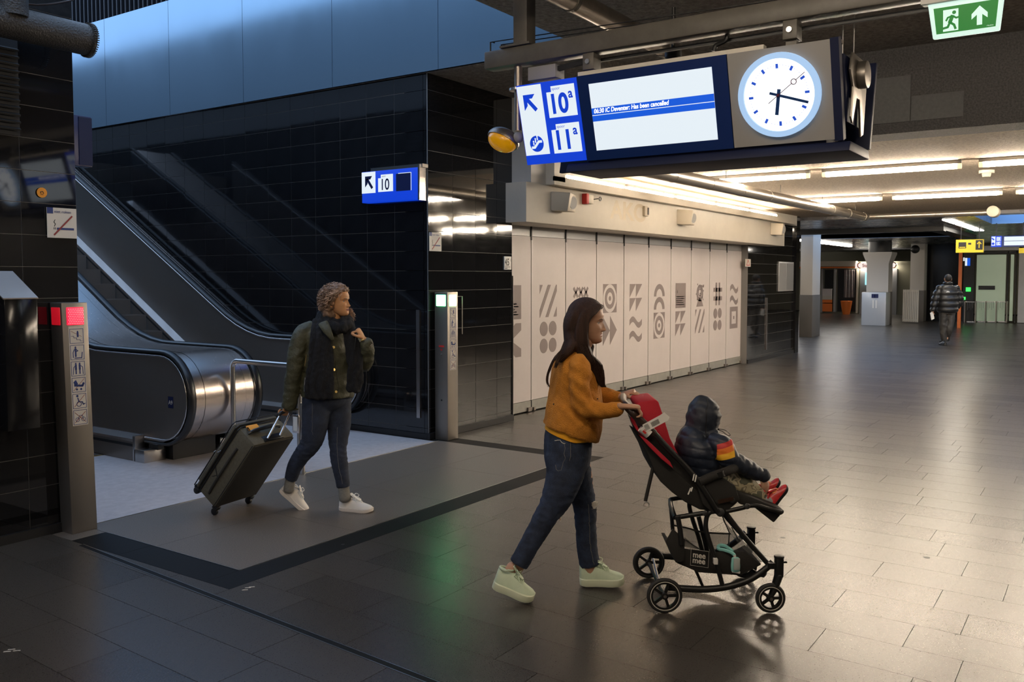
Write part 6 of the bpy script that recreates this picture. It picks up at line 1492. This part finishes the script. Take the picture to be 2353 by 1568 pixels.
cbox(.26, .72, .98, 1.008, .04, .24, 'handle_housing', 'rubber', .006)
hr_ = atX(0, 0, 1) if 0 else None
C2 = Pix(6.43)
gR = C2(656, 949, -.06)     # where the hand closes
gdir = un
gA = CP(.36, 1.0, .13); gB = CP(.66, 1.0, .13); eA = gR-wn*.055; eB = gR+wn*.055
for a, b in ((gA, eA), (gB, eB)): M().tube([a, a.lerp(b, .55)], .0085, 8).build('telescope_rod', 'steel_bar', sc_t); M().tube([a.lerp(b, .5), b], .0065, 8).build('telescope_rod', 'steel_bar', sc_t)
M().tube([eA-wn*.01-un*.03, eA+un*.005, gR+un*.012, eB+un*.005, eB+wn*.01-un*.03], .014, 10, sm=3).build('pull_grip', 'rubber', sc_t)
tg2 = M(); p0 = CP(.10, 1.03, .55); tg2.obox(p0+wn*.05, wn*.055, un*.004+tn*.002, tn*.026); tg2.build('name_tag', 'tag_orange', sc_t, bevel=.003); M().tube([p0-wn*.005, p0-wn*.02+un*.02, CP(.1, 1.03, .44)], .003, 6, sm=3).build('tag_loop', 'black', sc_t)
M().tube([CP(-.012, .58, .93), CP(-.03, .54, .95)], .004, 6).build('zip_pull', 'steel_bar', sc_t); M().tube([CP(-.012, .62, .80), CP(-.03, .58, .84)], .004, 6).build('zip_pull', 'steel_bar', sc_t)
for a, c in ((.1, .06), (.9, .06), (.1, .90), (.9, .90)):
    p = CP(a, -.01, c); M().obox(p, wn*.022, un*.016, tn*.022).build('wheel_housing', 'rubber', sc_t, bevel=.005)
    q = p-un*.028-ZZ*.006
    if c < .5: q.z = .0265
    wh = M(); wh.cyl(q-wn*.012, q+wn*.012, .026, 20); wh.build('wheel', 'rubber', sc_t, bevel=.004)
# ================================================================== CURLY WOMAN
Cn = Pix(6.43); kc = Cn.k
wc = thing('person', Cn(740, 1170).xy.to_3d(), 'curly-haired woman in dark green coat, black scarf and jeans pulling the suitcase', 'person')
FC = (RT*.72-DEP*.69).normalized(); LC = (RT*.69+DEP*.72).normalized()    # facing, her left
HC = Cn(782, 727, -.02); hmB = head_mesh(HC-RT*.012, (RT*.97-DEP*.24), ZZ-RT*.10, .222, smile=1)
m = M()
m.limb([Cn(757, 770), Cn(762, 745), Cn(768, 728), Cn(772, 712)], [.07, .055, .052, .05], [.11, .06, .054, .05], LC, 16, 3)
m.limb([Cn(752, 925), Cn(754, 850), Cn(757, 790), Cn(757, 765)], [.11, .10, .10, .06], [.15, .13, .16, .15], LC, 18, 3)
m.limb([Cn(703, 765, -.12), Cn(682, 830, -.14), Cn(668, 885, -.11), Cn(661, 930, -.08)], [.04, .036, .032, .022], [.04, .036, .032, .022], DEP, 12, 3)
hand_parts(m, Cn(661, 928, -.075), -ZZ*.95-RT*.25, -LC*.3-FC*.9, -1, .165, 1.15, 1.0)
m.limb([Cn(805, 770, .12), Cn(826, 812, .10), Cn(836, 836, .04), Cn(838, 800, -.06), Cn(836, 779, -.09)], [.04, .036, .034, .030, .022], [.04, .036, .034, .030, .022], DEP, 12, 3)
hand_parts(m, Cn(836, 780, -.09), ZZ*.86-RT*.50, -RT*.75-ZZ*.5+DEP*.2, -1, .165, 1.45, 1.0)
m.limb([Cn(730, 925, -.05), Cn(722, 975, -.06), Cn(703, 1035, -.05), Cn(678, 1073, -.01), Cn(667, 1118, .02)], [.085, .08, .052, .036, .026], [.08, .078, .05, .036, .026], LC, 14, 3)
m.limb([Cn(775, 925, .05), Cn(778, 975, .04), Cn(777, 1038, 0), Cn(784, 1090, -.02), Cn(791, 1140, -.02)], [.085, .08, .052, .040, .028], [.08, .078, .05, .040, .028], LC, 14, 3)
m.build('body', ['skin_b', 'lips_a'], wc, voxel=.004, smit=2, extra=[(hmB, None)])
face_bits(wc, hmB, skin='skin_b')
# coat
m = M()
m.limb([Cn(753, 912), Cn(754, 880), Cn(754, 845), Cn(755, 800), Cn(755, 768), Cn(757, 748)], [.172, .165, .155, .145, .125, .085], [.195, .195, .185, .18, .19, .10], LC, 30, 4, ends=False)
m.limb([Cn(716, 752, -.05), Cn(696, 768, -.11), Cn(684, 800, -.13), Cn(678, 835, -.135), Cn(672, 880, -.11), Cn(665, 938, -.08)], [.05, .064, .062, .060, .056, .054], [.06, .066, .064, .06, .058, .056], DEP, 20, 4, ends=False)
m.limb([Cn(795, 755, .09), Cn(812, 785, .12), Cn(828, 820, .10), Cn(836, 838, .04), Cn(843, 812, -.04), Cn(842, 787, -.085)], [.05, .062, .060, .058, .053, .044], [.06, .064, .06, .058, .052, .044], DEP, 20, 4)
fC = fold(.0065, 11, 21, (1, 1, 1.5))
co_ = m.build('coat', 'olive_coat', wc, voxel=.009, smit=4, disp=fC)
m = M(); m.tube([Cn(646, 940, -.07), Cn(664, 944, -.12), Cn(684, 941, -.08), Cn(668, 936, -.03)], .006, 8, closed=True); m.build('cuff_seam', 'olive_coat', co_)
m = M(); m.limb([Cn(742, 742, -.16), Cn(752, 760, -.20), Cn(764, 780, -.20)], [.01, .012, .01], [.035, .03, .012], RT, 10, 3); m.build('collar', 'olive_coat', co_)
for x, y in ((783, 797), (788, 848), (789, 898)): c, n = surf_pt(co_, Cn(x, y, -.25)); M().cyl(c, c+n*.006, .0095, 14).build('snap_button', 'brass', co_)
stitch(co_, [Cn(776, 770, -.25), Cn(784, 820, -.25), Cn(796, 870, -.25), Cn(798, 905, -.25)], .0018, 'suitcase_dark', 'placket_seam')
for p in (((704, 815), (700, 842)), ((701, 868), (699, 900))): M().bar(Cn(*p[0], -.20), Cn(*p[1], -.20), .004, .004).build('zip_line', 'brass' if p[0][1] < 850 else 'grey', co_)
# scarf: loop at the neck, two falls
m = M()
m.limb([Cn(736, 740, .04), Cn(750, 748, -.10), Cn(775, 755, -.14), Cn(793, 750, -.10), Cn(798, 738, -.02), Cn(788, 728, .06), Cn(760, 720, .09), Cn(740, 724, .08), Cn(736, 740, .03)], [.038]*9, [.042]*9, ZZ, 14, 3)
m.limb([Cn(740, 726, .0), Cn(750, 735, -.07), Cn(774, 744, -.09), Cn(791, 737, -.05)], [.030]*4, [.034]*4, ZZ, 14, 3)
m.limb([Cn(735, 738, -.06), Cn(736, 770, -.15), Cn(738, 820, -.175), Cn(735, 870, -.19), Cn(733, 914, -.185)], [.026, .026, .024, .024, .022], [.058, .072, .086, .098, .104], (RT+DEP*.2), 18, 4)
m.limb([Cn(797, 740, -.03), Cn(806, 775, -.09), Cn(815, 825, -.09), Cn(816, 870, -.09), Cn(813, 898, -.09)], [.024]*5, [.045, .05, .058, .058, .052], (RT+DEP*.3), 16, 4)
m.build('scarf', 'scarf', wc, voxel=.007, smit=3, disp=lambda co: .010*(abs(sin((co-Cn(735, 800)).dot(RT)*58+noise.noise(co*5)*3))-.5)+noise.noise(co*40)*.006)
# jeans
m = M()
m.limb([Cn(751, 898), Cn(751, 915), Cn(750, 932), Cn(750, 950)], [.140, .142, .12, .06], [.170, .172, .15, .08], LC, 26, 3)
m.limb([Cn(729, 918, -.045), Cn(727, 940, -.05), Cn(724, 975, -.06), Cn(717, 1012, -.06), Cn(702, 1036, -.05), Cn(688, 1055, -.03), Cn(677, 1073, -.01), Cn(668, 1102, .012)], [.112, .108, .096, .080, .066, .059, .053, .046], [.105, .102, .094, .078, .067, .061, .055, .046], LC, 20, 4, ends=False)
m.limb([Cn(775, 918, .05), Cn(776, 940, .05), Cn(779, 975, .04), Cn(777, 1012, .02), Cn(777, 1037, .0), Cn(780, 1064, -.01), Cn(785, 1092, -.02), Cn(789, 1120, -.02)], [.104, .100, .088, .071, .061, .061, .053, .048], [.10, .096, .087, .071, .061, .061, .053, .048], LC, 20, 4, ends=False)
k1, k2 = Cn(705, 1030, -.05), Cn(777, 1035)
jb_ = m.build('jeans', 'denim_b', wc, voxel=.008, smit=4, disp=lambda co: fold(.004, 14, 2, (1, 1, 2.2))(co)*(.4+1.3*math.exp(-(min((co-k1).length, (co-k2).length)/.12)**2)))
stitch(jb_, [Cn(772, 985, -.12), Cn(771, 1010, -.12), Cn(770, 1035, -.12), Cn(776, 1070, -.12), Cn(786, 1116, -.12)], .0014, 'denim_seam', 'leg_seam', sm=6)
stitch(jb_, [Cn(708, 930, -.25), Cn(711, 980, -.25), Cn(712, 1010, -.25)], .0012, 'denim_seam', 'side_seam', sm=6)
M().limb([Cn(669, 1096, .01), Cn(666, 1110, .015), Cn(663, 1126, .02)], [.036, .038, .038], [.036, .038, .038], LC, 16, 3).build('sock', 'sock', wc)
M().limb([Cn(789, 1112, -.02), Cn(790, 1128, -.02), Cn(793, 1146, -.02)], [.040, .042, .042], [.040, .042, .044], LC, 16, 3).build('sock', 'sock', wc)
hB = Cn(641, 1128, .05); tB = atz(688, 1168, .004); fB = tB-hB; shoe(wc, hB, fB, ZZ*.8+fB.cross(ZZ).cross(fB).normalized()*.3, .262, .098, 'white_leather', 'white_sole', 'white', sole_h=.028, high=.082)
hB = atz(781, 1172, .0); tB = atz(858, 1178, 0); fB = tB-hB; shoe(wc, hB, fB, ZZ, .262, .098, 'white_leather', 'white_sole', 'white', sole_h=.028, high=.082)
# bag strap and buckle at the raised hand
M().tube([Cn(820, 762, -.12), Cn(816, 790, -.12), Cn(812, 830, -.10)], .006, 6, sm=3).build('bag_strap', 'black', wc)
M().tube([Cn(838, 784, -.1), Cn(850, 783, -.1), Cn(857, 790, -.1), Cn(850, 795, -.1), Cn(840, 792, -.1)], .004, 6, sm=3).build('cuff_buckle', 'steel_dark', co_)
M().tube([Cn(836, 781, -.12), Cn(830, 783, -.13)], .006, 8).build('bracelet', 'brass', wc)
# curly hair
C, f, l, w, s = hmB.frame
def HQ(x, y, z): return C+(f*x+l*y+w*z)*s
def lim2(z): return itp(z, [-.05, 0, .05, .11, .15, .175, .195, .215], [-.004, .0, -.004, .004, .026, .050, .074, .10])
m = M(); m.ell(HQ(-.022, 0, .146), f*.112*s, l*.108*s, w*.102*s, 26, 18); m.ell(HQ(-.070, 0, .075), f*.066*s, l*.104*s, w*.085*s, 22, 14); m.ell(HQ(-.060, -.02, .015), f*.05*s, l*.08*s, w*.05*s, 18, 12)
clear_pts(m.V, hmB.frame, lim=lim2, zmin=-.06)
hq = m.build('hair', 'hair_curl', wc, voxel=.006, smit=2, disp=lambda co: noise.noise(co*30)*.010+noise.noise(co*70)*.006)
R2 = random.Random(8)
for mt, cnt in (('hair_curl', 380), ('hair_curl_light', 230)):
    m = M()
    for k in range(cnt):
        a = R2.uniform(0, 2*pi); e = math.asin(R2.uniform(-.55, 1)); d = (f*cos(a)*cos(e)+l*sin(a)*cos(e)+w*sin(e)).normalized()
        if d.dot(f) > .1 and d.dot(w) < .1: continue
        p = HQ(-.026, 0, .130)+(f*d.dot(f)*.119+l*d.dot(l)*.118+w*d.dot(w)*.114)*s
        zz_ = (p-HQ(0, 0, 0)).dot(w)/s
        if zz_ < .225 and (p-HQ(0, 0, 0)).dot(f)/s > lim2(zz_)-.014: continue
        dirv = (-w*.7-f*.9+Vector((R2.uniform(-.5, .5), R2.uniform(-.5, .5), R2.uniform(-.3, .3)))).normalized(); dirv = (dirv-d*dirv.dot(d)*.9).normalized()
        sd = d.cross(dirv).normalized(); ph = R2.uniform(0, 6); P = []; L_ = R2.uniform(.035, .075); rad = R2.uniform(.0045, .0085)
        for i in range(11):
            t = i/10; q = p+dirv*L_*t-d*(.25*L_*t*t)+d*.004-w*(.012*t*t); u = ph+t*L_*150
            P.append(q+(sd*cos(u)+d*sin(u))*rad)
        m.tube(P, [.0022]*10+[.0008], 5, sm=2)
    m.build('curls', mt, hq, kind='stuff')
m = M()
for k in range(34):
    p = HQ(.045+R2.uniform(-.02, .02), .085, .03+R2.uniform(-.03, .03)); ph = R2.uniform(0, 6); P = [p+f*(.0035*i+.006*sin(ph+i*1.3))-w*.006*i+l*.006*cos(ph+i*1.3) for i in range(10)]; m.tube(P, .0014, 4, sm=2)
m.build('curls', 'hair_curl_light', hq, kind='stuff')
# ================================================================== WALKING MAN, FAR
G = Pix(22.3)
mn = thing('person', G(2170, 793).xy.to_3d(), 'distant man in a black padded jacket walking away, seen from behind', 'person')
m = M(); hmM = head_mesh(G(2178, 652), DEP+RT*.2, ZZ, .235)
m.limb([G(2178, 665), G(2178, 655), G(2178, 645)], [.08, .065, .06], [.10, .065, .06], RT, 14, 2); m.limb([G(2175, 720), G(2176, 690), G(2177, 662)], [.11, .11, .09], [.16, .16, .18], RT, 16, 3)
m.limb([G(2157, 664), G(2148, 690), G(2143, 712)], [.05, .045, .03], [.05, .045, .03], RT, 12, 3); hand_parts(m, G(2143, 711), -ZZ, DEP*.4+RT, 1, .18, .5, .5)
m.limb([G(2197, 664), G(2206, 690), G(2200, 705, .25)], [.05, .045, .03], [.05, .045, .03], RT, 12, 3); hand_parts(m, G(2200, 704, .25), DEP, -ZZ, 1, .18, .5, .5)
for P in ([(2168, 720), (2167, 755), (2170, 788)], [(2182, 720), (2180, 755), (2174, 780)]): m.limb([G(*p) for p in P], [.09, .06, .04], [.09, .06, .04], RT, 12, 3)
m.build('body', ['skin_c', 'lips_a'], mn, voxel=.009, smit=1, extra=[(hmM, None)])
m = M(); m.limb([G(2177, 713), G(2177, 700), G(2177, 680), G(2177, 663), G(2178, 655)], [.19, .20, .19, .16, .09], [.255, .265, .265, .245, .11], RT, 26, 3)
m.limb([G(2160, 662), G(2151, 680), G(2146, 700), G(2143, 712)], [.085, .085, .078, .06], [.085, .085, .078, .06], RT, 16, 3)
m.limb([G(2196, 662), G(2205, 680), G(2205, 698, .05), G(2201, 705, .2)], [.085, .085, .078, .06], [.085, .085, .078, .06], RT, 16, 3)
jk2 = m.build('padded_jacket', 'puffer_black', mn, voxel=.014, smit=2, disp=lambda co: .022*abs(sin((co.z-.2)*21))-.01)
m = M(); m.tube([G(2178, 651)+(DEP*cos(a)*.075+RT*sin(a)*.085) for a in (2*pi*k/14 for k in range(14))], .035, 8, closed=True); m.build('collar', 'puffer_black', jk2)
c, n = surf_pt(jk2, G(2187.5, 662.5, -.5)); m = M(); u_ = n.cross(ZZ).normalized()
for k in range(3): m.tube([c+n*.004+u_*(.04-.014*k)*cos(a)+ZZ*((.034-.012*k)*sin(a)-.012) for a in (pi*j/6 for j in range(7))], .0045, 4)
m.build('chest_emblem', 'white', jk2)
m = M(); m.limb([G(2176, 708), G(2175, 722)], [.13, .13], [.19, .19], RT, 20, 2, ends=False)
m.limb([G(2169, 716), G(2167, 740), G(2167, 762), G(2170, 786)], [.105, .088, .075, .062], [.115, .095, .08, .066], RT, 16, 3, ends=False); m.limb([G(2184, 716), G(2184, 738, -.03), G(2180, 760, -.05), G(2175, 782, .1)], [.105, .09, .078, .064], [.115, .098, .085, .066], RT, 16, 3, ends=False)
m.build('trousers', 'trouser_dark', mn, voxel=.013, smit=2, disp=fold(.012, 6, 4))
m = M(); C, f, l, w, s = hmM.frame; m.ell(C+(f*-.012+w*.135)*s, f*.098*s, l*.082*s, w*.094*s, 22, 16); clear_pts(m.V, hmM.frame, lim=lambda z: .05 if z < .17 else .09, zmin=-.1); m.build('hair', 'hair_black', mn)
shoe(mn, atz(2168, 794)-DEP*.12, DEP, ZZ, .30, .12, 'black', 'rubber_matt', 'grey', bow=False); shoe(mn, G(2175, 784, -.05), DEP*.9-ZZ*.2, ZZ, .30, .12, 'black', 'rubber_matt', 'grey', bow=False)
pp = thing('folded_paper', G(2142, 725), 'pale folded paper in the left hand of the walking man', 'paper'); M().obox(G(2142, 726), RT*.035+ZZ*.02, DEP*.01, ZZ*.09-RT*.02).build('paper', 'paper', pp)
